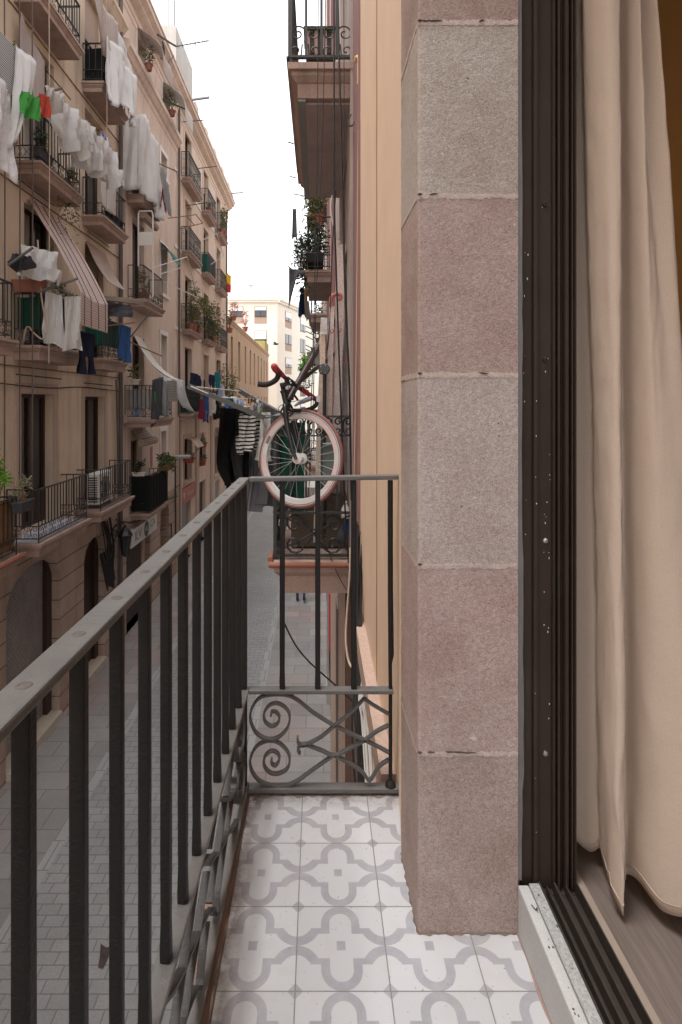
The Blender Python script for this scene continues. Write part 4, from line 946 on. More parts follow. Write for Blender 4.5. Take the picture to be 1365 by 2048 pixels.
def garment(name, label, cat, a, b, h, mat, kind='shirt', group=None, seed=0, amp=.03, sway=(0,0), vee=0):
    """a shirt hung upside down or a pair of trousers, between two pegs a and b"""
    rnd = random.Random(seed*7+3); a = Vector(a); b = Vector(b); tg = (b-a).normalized(); w_ = (b-a).length
    n_ = tg.cross(Vector((0,0,1))).normalized(); ph = [rnd.random()*6.28 for _ in range(4)]; mb = MB(); mid = (a+b)/2
    def sheet(u0f, u1f, v0, v1, nu, nv, off=0):
        def fn(u, v):
            vv = v0+(v1-v0)*v; s = u0f(vv)+(u1f(vv)-u0f(vv))*u; p = mid + tg*(s*w_)
            k = amp*math.sin(s*9+ph[0]+vv*3)*(.3+vv) + amp*.5*math.sin(s*21+vv*7+ph[1])
            q = p + n_*(k+off+amp*.55*mnoise.noise(Vector((s*w_*7+seed*3.7, vv*h*6, seed*1.3)))*(.25+vv)) + tg*(amp*.7*vv*mnoise.noise(Vector((vv*h*4, s*3, seed*2.1)))) + Vector((sway[0]*vv*vv, sway[1]*vv*vv, 0)); q.z = p.z - h*vv*(1-vee*abs(2*s+.25)**1.4) - .03*h*math.cos(s*4+ph[2])*vv
            return tuple(q)
        mb.grid(fn, nu, nv)
    if kind == 'trousers':
        for off in (-.012, .012):
            sheet(lambda v: -.5-.03*v, lambda v: .5+.03*v, 0, .33, 12, 5, off)
            sheet(lambda v: -.51-.05*v, lambda v: -.02-.12*(v-.33), .33, 1, 6, 10, off); sheet(lambda v: .02+.10*(v-.33), lambda v: .51+.02*v, .33, 1, 6, 10, off)
    elif kind == 'shirt':
        for off in (-.014, .014):
            sheet(lambda v: -.5+.04*math.sin(v*6), lambda v: .5-.04*math.sin(v*5), 0, .72, 12, 9, off)
            sheet(lambda v: -.5+.6*(v-.72), lambda v: .5-.6*(v-.72), .72, .92, 10, 3, off)
            sheet(lambda v: -.72+.15*v, lambda v: -.46, .55, 1.0, 4, 5, off); sheet(lambda v: .46, lambda v: .74-.2*v, .52, .98, 4, 5, off)
    else:
        sheet(lambda v: -.5+.05*math.sin(v*4+ph[3]), lambda v: .5+.06*math.sin(v*3+ph[0]), 0, 1, 12, 12)
    o = single(mb, name, label, cat, mat, group, smooth=True); return o
def leaf_cloud(mb, c, rad, n, size, rnd, droop=0, long=1.8):
    c = Vector(c)
    ncl = max(3, n//25); cl = []
    for _ in range(ncl):
        while True:
            p = Vector((rnd.uniform(-1,1), rnd.uniform(-1,1), rnd.uniform(-1,1)))
            if p.length <= 1: break
        cl.append(p)
    for i in range(n):
        p = cl[i % ncl] + Vector((rnd.gauss(0,.22), rnd.gauss(0,.22), rnd.gauss(0,.22)))
        q = c + Vector((p.x*rad[0], p.y*rad[1], p.z*rad[2] - droop*p.length*p.length*rad[2]))
        d_ = Vector((rnd.gauss(0,1), rnd.gauss(0,1), rnd.gauss(0,.7)-droop)).normalized(); s = d_.orthogonal(); s = (Matrix.Rotation(rnd.random()*6.28, 3, d_) @ s).normalized()
        L_ = size*rnd.uniform(.6,1.3)*long; W_ = size*rnd.uniform(.35,.6); nrm = d_.cross(s)*L_*.12
        mb.add([q, q+d_*L_*.5+s*W_*.5+nrm, q+d_*L_, q+d_*L_*.5-s*W_*.5+nrm], [(0,1,2,3)])
def plant(name, label, loc, rad, n, size, mat, pot=None, potm=None, group=None, seed=1, droop=0, stems=6, long=1.8, box=None, cat='plant'):
    rnd = random.Random(seed); loc = Vector(loc); t_ = thing(name, label, cat, loc, group)
    h0 = 0
    if pot:
        r, h0 = pot; mb = MB(); mb.lathe(loc, [(r*.7,0),(r*.95,h0*.85),(r*1.08,h0*.86),(r*1.08,h0),(r*.9,h0),(r*.85,h0*.9)], 14); mb.build('pot', potm or terra, t_, smooth=False)
    if box:
        lx, ly, h0 = box; mb = MB(); q = []
        for e, z in ((.84,0),(1.0,h0*.85),(1.06,h0*.86),(1.06,h0)): q += [loc+Vector((sx*lx/2*e, sy*ly/2*e, z)) for sx, sy in ((-1,-1),(1,-1),(1,1),(-1,1))]
        fs = [(i*4+k, i*4+(k+1) % 4, (i+1)*4+(k+1) % 4, (i+1)*4+k) for i in range(3) for k in range(4)] + [(3,2,1,0),(12,13,14,15)]
        mb.add(q, fs); mb.build('planter', potm or terra, t_)
    cc = loc + Vector((0,0,h0+rad[2]*(.9-droop*.5)))
    mb = MB(); leaf_cloud(mb, cc, rad, n, size, rnd, droop, long); mb.build('foliage', mat, t_)
    mb = MB()
    for k in range(stems):
        e = cc + Vector((rnd.uniform(-.7,.7)*rad[0], rnd.uniform(-.7,.7)*rad[1], rnd.uniform(-.3,.7)*rad[2])); s = loc+Vector((rnd.uniform(-.02,.02), rnd.uniform(-.02,.02), h0*.9))
        mb.tube([s, (s+e)/2+Vector((0,0,.1*rad[2])), e], [.008,.006,.003], 4)
    mb.build('stem', woodm, t_); return t_
def pole(name, label, a, b, r, mat, cat='pole', group=None):
    mb = MB(); mb.tube([a, b], r, 6); return single(mb, name, label, cat, mat, group)
def line(name, label, pts, r, mat, cat='line', group=None, sm=4):
    mb = MB(); mb.tube(smooth_line(pts, sm), r, 5); return single(mb, name, label, cat, mat, group, smooth=True)

# --- ochre house, left to right and top down
cloth('plastic_sheet', 'crumpled white plastic sheet hanging over the reed screened railing at the left edge', 'sheet', [(-4.48,7.7,4.52),(-4.46,8.0,4.5),(-4.44,8.35,4.42)], lambda u: .95+.35*u, plastic, folds=4, amp=.07, sway=(.03,-.05), seed=1)
cloth('sheet', 'white translucent sheet trailing from the reed screen below the pinkish door curtain', 'sheet', [(-4.45,8.50,5.3),(-4.36,8.85,5.2)], lambda u: 1.75-.5*u, white_c, folds=3, amp=.05, sway=(-.05,-.32), seed=2)
cloth('door_curtain', 'long pinkish curtain hung against the wall under the topmost balcony at the left', 'curtain', [(-4.86,9.36,6.35),(-4.86,10.15,6.0)], lambda u: 1.15-.05*u, pinkw, folds=3, amp=.03, seed=3)
cloth('netting', 'pale net curtain hung above the balcony with the large white sheet', 'curtain', [(-4.5,11.45,8.35),(-4.45,12.6,8.3)], lambda u: .95+.25*u, pinkw, folds=5, amp=.06, sway=(0,.35), seed=4)
cloth('sheet', 'large white bedsheet hung over the black netted balcony railing near the downpipe', 'bedsheet', [(-4.40,12.1,7.72),(-4.36,12.8,7.75),(-4.34,13.62,7.55)], lambda u: 1.5-.4*u+.1*math.sin(u*9), white_c, folds=7, amp=.09, sway=(.05,-.2), seed=5, taper=1.05)
cloth('sheet', 'long white bedsheet streaming diagonally above the black netted railing', 'bedsheet', [(-4.5,12.6,8.35),(-4.42,13.7,8.0)], lambda u: .5+.15*u, white_c, folds=4, amp=.05, seed=50)
cloth('sheet', 'wide bright white sheet wrapped round a balcony of the pinkish house', 'bedsheet', [(-4.98,14.72,7.35),(-4.5,14.72,7.35),(-4.42,15.2,7.25),(-4.40,16.0,6.75)], lambda u: 1.98-.5*max(0,u-.55)+.05*math.sin(u*17), white_c, folds=8, amp=.085, seed=6, taper=1.22)
cloth('net_screen', 'thin grey net hanging beside the wide bright white sheet', 'net', [(-4.40,16.05,6.6),(-4.38,16.9,6.35)], .95, greyc, folds=4, amp=.05, sway=(0,.1), seed=7)
cloth('towel', 'dark red patterned towel dangling below the wide bright white sheet', 'towel', [(-4.36,15.9,5.9),(-4.32,16.3,5.8)], .5, maroonc, folds=2, amp=.05, seed=8)
# clothesline with white washing
pole('pole', 'green-black clothesline pole jutting from the wall above the red and green cloths', (-4.62,8.95,4.62), (-4.12,9.22,5.03), .022, greyp)
line('clothesline', 'thin clothesline carrying the row of small white garments', [(-4.2,9.2,4.95),(-4.12,10.2,4.90),(-4.05,11.5,5.0)], .005, ropec)
line('clothesline', 'second thin clothesline just behind the row of small white garments', [(-4.35,9.1,4.9),(-4.3,10.2,4.87),(-4.2,11.5,4.95)], .005, ropec)
line('rope', 'pale rope looped down from a wall hook to the pole with red and green cloths', [(-4.97,9.95,5.75),(-4.85,9.75,5.35),(-4.7,9.4,4.85),(-4.6,9.1,4.6)], .014, ropec)
wl = [(8.98,.22,.34,'small white cloth pegged beside the red cloth on the clothesline','cloth'),(9.20,.50,.78,'crumpled white shirt on the clothesline nearest the pole','shirt'),(9.62,.42,.74,'white T-shirt second from the pole on the clothesline','cloth'),(9.92,.52,.92,'white undershirt in the middle of the clothesline','shirt'),(10.32,.50,.86,'white shirt next to the blue checked cloth on the clothesline','shirt'),(10.75,.50,.84,'white shirt at the far end of the clothesline','shirt')]
for i, (y, w_, h_, lb, kd) in enumerate(wl):
    x = -4.22+.07*(y-9.1); garment('shirt' if kd == 'shirt' else 'cloth', lb, 'laundry', (x-.06,y,4.95), (x+.14,y+w_,4.92-.03*(i % 3)), h_, white_c if i % 2 else offw, kd, 'white washing on the upper clothesline', seed=i+1, amp=.075, sway=(-.08+.05*(i % 3), .22+.05*(i % 2)), vee=(.42 if i % 2 == 0 else .2))
garment('cloth', 'blue and white checked cloth pegged high between the white shirts', 'laundry', (-4.08,10.75,5.06), (-4.02,11.05,5.02), .28, cloth_mat('checked_cloth', (.12,.17,.42), .2, stripes=((.65,.66,.75), 14, 1, .4)), 'cloth', seed=31)
garment('cloth', 'bright green cloth hanging beside the red one under the pole', 'laundry', (-4.33,8.35,4.53), (-4.22,8.7,4.58), .36, greenc, 'cloth', seed=32, amp=.05)
garment('cloth', 'bright red cloth between the green cloth and the small white one', 'laundry', (-4.22,8.68,4.66), (-4.16,8.88,4.7), .33, redc, 'cloth', seed=33, amp=.04)
cloth('towel', 'white towel folded over the railing below the row of white shirts', 'towel', [(-4.52,12.0,4.86),(-4.50,12.75,4.84)], .78, offw, folds=3, amp=.03, seed=9)
pole('pole', 'thin dark bracket standing out beside the blue checked cloth', (-4.95,12.2,5.2), (-4.5,12.6,5.35), .015, iron)
# blinds over the second floor
def awning(name, label, prof, Y0, Y1, mat, cat='blind', ybend=0, cords=()):
    sp_ = smooth_line([(x, 0, z) for x, z in prof], 6); n = len(sp_)-1
    mb = MB()
    def fn(u, v):
        p = sp_[min(int(round(v*n)), n)]; return (p.x+.012*math.sin(u*6+v*3), Y0+(Y1-Y0)*u+ybend*v, p.z-.015*math.sin(u*3.14)*math.sin(v*3.14)*4)
    mb.grid(fn, 10, n); o = single(mb, name, label, cat, mat); s_ = o.modifiers.new('solid', 'SOLIDIFY'); s_.thickness = .012; ORG[o.name] = Vector(o.location)
    for cu in cords:
        mb = MB(); mb.tube([Vector(fn(cu, k/n))+Vector((.014,-.004,.012)) for k in range(n+1)], .006, 4); mb.build('cord', cable, o)
    return o
awning('roller_blind', 'long pink slatted blind sweeping from a lintel out over the railing', [(-4.97,3.47),(-4.74,3.08),(-4.5,2.68),(-4.28,2.27),(-4.11,1.92),(-4.085,1.86),(-4.082,1.80),(-4.08,1.6),(-4.08,1.30)], 9.85, 11.1, blindP, cords=(.12,.37,.62,.87))
awning('roller_blind', 'shorter tan slatted blind hanging from a lintel above the bundle of boards', [(-4.97,3.42),(-4.8,3.0),(-4.65,2.75),(-4.5,2.55)], 12.3, 13.4, blindT)
awning('awning', 'long pale canvas strip sagging from a lintel of the pinkish house to the clothes pole', [(-4.97,1.75),(-4.78,1.35),(-4.5,.95),(-4.2,.70),(-3.98,.58)], 15.5, 16.2, blindW, 'awning', ybend=.3)
mb = MB()
for k in range(5): mb.bar((-4.95+.02*k,12.0+.12*k,2.15+.03*k), (-4.1+.04*k,13.1+.1*k,2.2+.035*k), .13, .02)
single(mb, 'boards', 'bundle of old boards laid across the balcony arms beside the downpipe', 'boards', M('weathered_boards', (.30,.25,.20), var=.4, vscale=9))
cloth('tarpaulin', 'dark crumpled tarpaulin under the bundle of old boards', 'tarpaulin', [(-4.7,12.0,2.12),(-4.2,12.9,2.15)], .3, dgreyc, folds=4, amp=.08, seed=11)
for i, (a, b_, lb) in enumerate([((-4.55,9.3,1.75),(-3.98,9.5,2.02),'grey pole slanting out above the two white towels'),((-4.6,9.9,1.98),(-4.05,9.4,1.72),'dark clothes arm crossing behind the two white towels'),((-4.6,8.5,2.0),(-4.25,8.55,2.28),'black clothes arm holding the dark grey mesh bag'),((-4.6,12.4,1.6),(-4.05,12.7,1.72),'rusty pole under the bundle of old boards'),((-4.6,13.3,1.15),(-3.95,13.6,2.12),'grey strut rising to the bundle of old boards'),((-4.6,13.4,1.45),(-3.9,14.3,1.1),'bamboo cane lying out past the blue jeans')]):
    pole('pole', lb, a, b_, .022 if i < 3 else .016, greyp if i in (0,1,2,4) else woodm)
garment('towel', 'white towel with a curved hem hung left of the pink slatted blind', 'laundry', (-4.50,9.42,1.80), (-4.22,9.5,1.72), .86, white_c, 'cloth', 'white washing beside the pink blind', seed=40, amp=.05)
garment('towel', 'white towel folded double hung next to the pink slatted blind', 'laundry', (-4.22,9.52,1.72), (-3.96,9.6,1.74), .90, offw, 'cloth', 'white washing beside the pink blind', seed=41, amp=.04)
garment('shirt', 'white shirt draped over the dark arm in front of the upper door', 'laundry', (-4.62,8.9,2.42), (-4.15,9.15,2.35), .52, white_c, 'shirt', seed=42, amp=.09)
garment('bag', 'crumpled dark grey mesh bag hung on the black arm left of the draped shirt', 'bag', (-4.66,8.72,2.24), (-4.38,8.8,2.2), .30, dgreyc, 'cloth', seed=45, amp=.10, vee=.45)
garment('trousers', 'blue jeans hung over the corner railing beside the downpipe', 'laundry', (-4.42,12.75,1.70), (-4.28,13.05,1.66), .80, bluec, 'cloth', seed=43, amp=.04)
garment('trousers', 'dark navy trousers hanging below the white towels against the railing', 'laundry', (-4.3,10.3,1.25), (-4.2,10.75,1.22), .75, navyc, 'trousers', seed=44)
plant('window_box', 'empty looking terracotta window box on the green screened railing at the left', (-4.72,9.38,1.76), (.2,.05,.05), 20, .05, leaf2, box=(.48,.18,.2), stems=2, seed=5, cat='planter')
plant('plant', 'yellowish herbs in the railing behind the two white towels', (-4.60,10.3,1.70), (.09,.5,.14), 160, .05, leaf2, box=(.14,.9,.1), potm=dgreyc, seed=6)
plant('plant', 'green tufts along the railing beside the blue jeans', (-4.62,12.7,1.66), (.08,.4,.10), 120, .045, leaf1, box=(.12,.8,.08), potm=dgreyc, seed=7)
plant('plant', 'trailing creeper hanging from the corner of the balcony with white shirts', (-4.62,10.75,3.9), (.16,.3,.55), 380, .05, leaf2, seed=8, droop=.8, stems=8)
plant('plant', 'small leafy plant by the grey reed screen at the far left edge', (-4.72,8.75,4.9), (.1,.14,.22), 110, .05, leaf2, pot=(.09,.14), seed=9)
plant('plant', 'dark creeper along the end of the balcony under the pinkish curtain', (-4.62,9.6,4.0), (.1,.25,.2), 140, .05, leaf3, box=(.14,.5,.14), potm=dgreyc, seed=10)
plant('plant', 'bright green plant at the left edge above the wooden screen', (-4.55,8.0,-1.42), (.2,.25,.32), 260, .07, leaf4, pot=(.12,.18), seed=11)
plant('plant', 'pale grey-green succulent trailing over the wooden screened railing', (-4.40,8.55,-1.66), (.14,.2,.2), 160, .05, M('leaf_pale', (.30,.31,.20), var=.4, vscale=25, bstr=0), box=(.16,.4,.16), potm=dgreyc, seed=12)
# air conditioner
ac = thing('air_conditioner', 'white air conditioner unit standing on the balcony in front of the narrow dark door', 'air conditioner', (-4.74,12.5,-2.295))
mb = MB(); mb.box(-4.87,-4.62,12.08,12.92,-2.22,-1.56); mb.build('casing', white_w, ac, bevel=.015)
mb = MB(); mb.box(-4.83,-4.66,12.12,12.24,-2.295,-2.221); mb.box(-4.83,-4.66,12.76,12.88,-2.295,-2.221); mb.build('foot', dgreyc, ac)
mb = MB()
for k in range(11): mb.box(-4.85,-4.65,12.072,12.079,-2.16+.05*k,-2.135+.05*k)
mb.build('louvre', M('dark_louvre', (.05,.05,.06)), ac)
mb = MB(); mb.torus((-4.612,12.42,-1.9), (1,0,0), .25, .008, 30, 6)
for k in range(12): a = k*math.pi/12; mb.bar((-4.612,12.42+.25*math.cos(a),-1.9+.25*math.sin(a)), (-4.612,12.42-.25*math.cos(a),-1.9-.25*math.sin(a)), .006, .006)
mb.build('fan_grille', MC['dark_louvre'], ac)
# ropes and cables hanging down the left facade
for i, (y, x, z0, z1) in enumerate([(9.2,-4.6,-2.0,9),(9.0,-4.7,-2,9),(8.75,-4.8,-2,9),(9.35,-4.4,.6,8.5),(11.9,-4.4,4.0,8.5)]):
    line('rope' if i > 2 else 'cable', ['dark cable hanging straight down the wall at the left edge','dark cable beside the left edge in front of the ochre wall','thin grey cable nearest the left edge of the ochre wall','pale rope hanging past the topmost left balcony','pale rope hanging in front of the black netted balcony'][i], [(x,y,z1),(x+.02,y,(z0+z1)/2),(x,y+.02,z0)], .008 if i > 2 else .011, ropec if i > 2 else lead, 'rope' if i > 2 else 'cable', sm=2)
line('rope', 'pale rope drooping in a loop below the terracotta window box', [(-4.55,9.3,2.6),(-4.5,9.32,1.7),(-4.42,9.34,1.2),(-4.48,9.34,1.0),(-4.62,9.34,1.08),(-4.74,9.34,1.2),(-4.8,9.33,.95)], .014, ropec)
for i, (ya, yb, z) in enumerate([(9.3,10.9,.42),(12.0,13.6,.36),(9.3,10.6,3.62),(9.7,11.3,5.95),(12.2,13.4,3.6),(12.1,13.5,5.9)]):
    pole('rod', ['rusty iron curtain rod on brackets over the tall left door','rusty iron curtain rod over the narrow dark door','iron awning rod under the balcony with white shirts','iron awning rod under the topmost left balcony','iron awning rod above the shorter tan blind','iron awning rod below the black netted balcony'][i], (-4.9,ya,z), (-4.88,yb,z-.02), .012, iron, 'rod')
pole('pole', 'dark clothes pole reaching out from under the wide bright white sheet', (-4.4,16.3,8.55), (-4.0,17.2,8.75), .03, M('green_pole', (.03,.08,.05)))
pole('pole', 'thin dark clothes pole beside the wide bright white sheet', (-4.9,16.3,6.9), (-4.35,18.0,7.15), .018, iron)
# street lantern and cables
la = thing('street_lantern', 'ornate black street lantern on a wall bracket between the arches and the shop sign', 'street lantern', (-4.97,13.9,-3.9))
mb = MB(); mb.tube([(-4.97,13.6,-3.3),(-4.85,13.7,-3.0),(-4.72,13.85,-2.95),(-4.68,13.9,-3.05)], .02, 6); mb.tube(spiral((-4.84,13.72,-3.2), (1,0,0), (0,0,1), .02, .09, 0, 9, 20), .012, 5); mb.tube([(-4.97,13.6,-3.8),(-4.88,13.65,-3.45),(-4.8,13.75,-3.1)], .016, 6); mb.box(-4.97,-4.94,13.5,13.7,-4.0,-3.2); mb.build('bracket', iron, la)
mb = MB(); mb.lathe((-4.68,13.9,-3.80), [(.03,0),(.075,.05),(.15,.48),(.18,.50),(.19,.54),(.12,.64),(.05,.70),(.025,.76)], 8); mb.build('lamp_body', M('lantern_dark_glass', (.022,.024,.025), rough=.2), la)
mb = MB()
for k in range(8): a = k*math.pi/4; mb.tube([(-4.68+.08*math.cos(a),13.9+.08*math.sin(a),-3.75),(-4.68+.155*math.cos(a),13.9+.155*math.sin(a),-3.32)], .01, 4)
mb.build('lamp_cage', iron, la)
mb = MB(); rnd = random.Random(9)
for k in range(9):
    y0 = 13.0+rnd.random()*.6; mb.tube(smooth_line([(-4.93,y0,-2.7-rnd.random()*.3),(-4.86,y0+.1,-3.2-rnd.random()*.5),(-4.9,y0+.15,-3.9),(-4.88,y0+.1+rnd.random()*.2,-4.3-rnd.random()*.3),(-4.93,y0-.1,-3.5)], 4), .014+rnd.random()*.012, 5)
single(mb, 'cables', 'tangle of black cables looped on the wall beside the lantern', 'cables', cable)
line('cable', 'black cable sagging along the base of the pinkish house above the shop sign', [(-4.9,13.9,-2.9),(-4.9,15.5,-3.3),(-4.9,17.5,-3.2),(-4.92,20,-3.35)], .02, cable)
line('cable', 'thin cable stretched along the ochre wall above the tall doors', [(-4.97,8.5,.28),(-4.96,10.5,.22),(-4.97,12,.27),(-4.96,14.3,.22)], .01, cable)
# signs
def text_mesh(mb, s, size):
    cu = bpy.data.curves.new('t', 'FONT'); cu.body = s; cu.size = size; cu.align_x = 'CENTER'; cu.align_y = 'CENTER'; cu.resolution_u = 3
    o = bpy.data.objects.new('t', cu); C.objects.link(o); bpy.context.view_layer.update()
    me = bpy.data.meshes.new_from_object(o.evaluated_get(bpy.context.evaluated_depsgraph_get()))
    v = [tuple(q.co) for q in me.vertices]; f = [tuple(p.vertices) for p in me.polygons]
    bpy.data.objects.remove(o); bpy.data.curves.remove(cu); bpy.data.meshes.remove(me); return v, f
def wall_text(s, size, X, yc, zc, mat, parent, name='lettering', sx=1.0):
    v, f = text_mesh(None, s, size); mb = MB(); mb.add([(X, yc+a*sx, zc+b_) for a, b_, _ in v], f); return mb.build(name, mat, parent)
sg = thing('shop_sign', 'long white shop sign with a dark round emblem over the brown grille', 'sign', (-4.9,16.1,-3.86))
mb = MB(); mb.box(-4.975,-4.86,14.95,17.3,-3.88,-3.42); mb.build('board', M('white_board', (.62,.62,.60), rough=.5, var=.08, streak=.1), sg)
mb = MB(); mb.lathe((-4.8595,16.25,-3.65), [(.215,0),(.215,.004),(.2,.006)], 28, (1,0,0)); mb.build('emblem', M('emblem_grey', (.10,.11,.10)), sg)
wall_text('ATL', .17, -4.852, 16.25, -3.65, white_w, sg); wall_text('ILV', .36, -4.857, 15.5, -3.65, MC['emblem_grey'], sg, sx=1.2); wall_text('CA', .3, -4.857, 16.85, -3.6, MC['emblem_grey'], sg, sx=1.2)
sg = thing('shop_sign', 'red shop sign with pale lettering above the grey rolling shutter', 'sign', (-4.95,21.9,-3.86))
mb = MB(); mb.box(-4.998,-4.93,20.78,23.05,-3.84,-3.28); mb.build('board', M('red_board', (.40,.12,.09), rough=.5, var=.08), sg)
wall_text('ehocon', .30, -4.925, 22.2, -3.55, M('pale_letter', (.60,.44,.38)), sg, sx=1.15)
mb = MB(); mb.add([(-4.925,20.95,-3.42),(-4.925,21.3,-3.42),(-4.925,21.12,-3.72)], [(0,1,2)]); mb.build('emblem', MC['pale_letter'], sg)
# silver tube lamp
la = thing('street_lamp', 'silver tube street lamp on a slim dark pole by the pilaster', 'street lamp', (-4.75,19.6,-5.0))
mb = MB(); mb.tube([(-4.88,19.6,-1.92),(-4.87,19.6,-4.6)], .03, 6); mb.tube([(-4.9,20.3,-3.0),(-4.87,19.6,-3.0)], .02, 5); mb.build('pole', iron, la)
mb = MB(); mb.tube([(-4.9,19.6,-1.95),(-4.38,19.6,-1.93)], .065, 10); mb.build('lamp_tube', M('silver_housing', (.45,.46,.47), rough=.35, var=.1), la, smooth=True)
line('cable', 'dark cable running from the silver tube lamp to the red flower pots', [(-4.38,19.6,-1.95),(-4.55,21.5,-1.9),(-4.8,24.2,-1.7)], .018, cable)

# --- pinkish house
cloth('shirt', 'dark grey hoodie hanging from the pole end of the pale canvas strip', 'laundry', [(-4.27,14.75,.52),(-4.05,14.95,.62)], lambda u: 1.25-.35*u, dgreyc, folds=3, amp=.06, seed=12)
cloth('shirt', 'mid grey shirt next to the dark grey hoodie by the plastic sheet', 'laundry', [(-4.06,14.9,.55),(-3.92,15.1,.45)], .95, greyc, folds=3, amp=.05, seed=13)
cloth('plastic_sheet', 'clear plastic sheet flaring out at the end of the pale canvas strip', 'sheet', [(-4.0,16.0,.62),(-3.80,16.4,.55)], lambda u: .82+.1*u, plastic, folds=3, amp=.08, taper=1.5, sway=(.15,.45), seed=14)
cloth('plastic_sheet', 'small torn plastic sheet tied at the grey vent grid', 'sheet', [(-4.12,15.3,.62),(-3.98,15.6,.6)], .38, plastic, folds=2, amp=.06, seed=15)
mb = MB(); mb.box(-3.98,-3.93,15.1,15.95,-.04,.52); o = single(mb, 'vent_grid', 'grey slatted panel with white frame behind the clear plastic sheet', 'panel', slat_mat('grey_slats', (.30,.30,.28), (.10,.10,.10), .045, 2))
cloth('shirt', 'small green cloth on the mesh screened balcony below the pale strip', 'laundry', [(-4.24,14.82,.34),(-4.2,14.95,.34)], .42, greenc, folds=1, amp=.03, seed=16)
cloth('shirt', 'light blue shirt drying inside the mesh screened balcony', 'laundry', [(-4.86,14.95,.3),(-4.62,14.95,.3)], .7, lbluec, folds=2, amp=.03, seed=17)
plant('plant', 'snake plant in a white pot on the mesh screened railing', (-4.74,14.85,.40), (.06,.06,.16), 30, .09, leaf2, pot=(.13,.14), potm=white_w, seed=13, stems=3, long=2.6)
mb = MB(); mb.tube([(-4.7,15.0,3.5),(-4.7,15.0,4.85),(-4.68,15.0,4.95),(-4.35,15.0,4.95),(-4.32,15.0,4.85),(-4.32,15.0,2.7)], .02, 6); mb.box(-4.68,-4.34,14.99,15.01,4.05,4.4)
single(mb, 'ladder', 'folded white tubular ladder standing on the balcony of the pinkish house', 'ladder', white_w)
plant('plant', 'potted plants in clay pots on the balcony with the white ladder', (-4.72,15.5,2.68), (.12,.25,.3), 120, .06, leaf2, pot=(.14,.22), seed=14)
rk = [((-4.55,15.5,3.55),(-3.7,16.2,4.05)),((-3.7,16.2,4.05),(-3.75,17.9,3.2)),((-3.75,17.9,3.2),(-4.55,16.9,3.5)),((-3.98,16.6,3.83),(-4.5,16.2,3.55))]
mb = MB()
for a, b_ in rk: mb.tube([a, b_], .014, 5)
single(mb, 'drying_rack', 'white tubular drying rack tilted out from the balcony with the ladder', 'drying rack', white_w)
mb = MB()
for a, b_ in [((-4.95,18.9,6.0),(-4.1,19.3,6.25)),((-4.95,20.4,6.1),(-4.1,20.4,6.3)),((-4.1,19.3,6.25),(-4.1,20.4,6.3)),((-4.4,19.15,6.17),(-4.4,20.4,6.24))]: mb.tube([a, b_], .016, 5)
single(mb, 'drying_rack', 'empty brown drying rack jutting from the wall beside the white sheet', 'drying rack', woodm)
awning('awning', 'small teal awning over a framed window of the pinkish house', [(-4.98,5.0),(-4.8,4.85),(-4.6,4.55),(-4.6,4.47)], 18.1, 19.05, M('teal_canvas', (.01,.17,.15), var=.15), 'awning')
for i, (a, b_, z, lb) in enumerate([(15.4,16.6,5.0,'rolled tan blind above the balcony with the white ladder'),(15.3,16.5,-1.15,'rolled tan blind above the black netted small balcony')]):
    mb = MB(); mb.tube([(-4.72,a,z),(-4.70,b_,z)], .11, 10); mb.add([(-4.97,a,z+.35),(-4.97,b_,z+.35),(-4.75,b_,z+.08),(-4.77,a,z+.08)], [(0,1,2,3)]); single(mb, 'roller_blind', lb, 'blind', blindT)
for i, (a, b_, z, lb, m1) in enumerate([(15.8,16.75,10.05,'faded awning over the roof level window nearest the sky',pinkw),(18.4,19.5,10.0,'faded awning over the far roof level window',offw)]):
    awning('awning', lb, [(-4.97,z+.25),(-4.6,z),(-4.3,z-.35),(-4.25,z-.95)], a, b_, m1, 'awning')
    plant('plant', ['dried plant in front of the nearer roof level window','cactus in a clay pot before the far roof level window'][i], (-4.78,a+.4,9.32), (.12,.3,.3), 120, .06, leaf2, pot=(.11,.18), seed=20+i)
plant('plant', 'spiky green plant in a tray at the end of the black netted small balcony', (-4.36,16.6,-2.0), (.28,.45,.20), 240, .10, leaf1, box=(.3,.8,.14), potm=terra, seed=15, droop=.4)
plant('plant', 'low leafy plant on the near end of the black netted small balcony', (-4.75,15.25,-2.02), (.16,.1,.16), 110, .07, leaf3, box=(.36,.16,.1), potm=white_w, seed=16)
mb = MB(); mb.box(-4.995,-4.985,17.1,17.3,-2.0,-1.4); single(mb, 'notice', 'small red and white notice on the wall under the grey panel', 'notice', M('notice_red', (.45,.20,.18), var=.4, vscale=20))
# antenna at the cornice
an = thing('antenna', 'scrolled iron bracket holding a television aerial at the cornice', 'antenna', (-4.5,17.2,10.6))
mb = MB(); mb.tube([(-4.55,16.3,10.4),(-4.4,17.0,10.62),(-4.3,17.4,10.75)], .03, 5); mb.tube(spiral((-4.5,16.6,10.15),(0,1,0),(0,0,1),.03,.22,0,8,18), .022, 4); mb.tube([(-4.5,16.4,9.8),(-4.45,17.0,10.0),(-4.35,17.3,10.4)], .02, 4); mb.build('bracket', iron, an)
mb = MB(); mb.tube([(-4.3,17.4,10.75),(-3.35,17.6,11.05)], .018, 5)
for k in range(8): p = Vector((-4.25+.12*k,17.41+.025*k,10.77+.037*k)); mb.tube([p+Vector((0,-.12,.0)), p+Vector((0,.12,0))], .008, 4)
mb.tube([(-3.75,17.5,10.6),(-3.72,17.5,11.35)], .01, 4); mb.build('aerial', greyp, an)
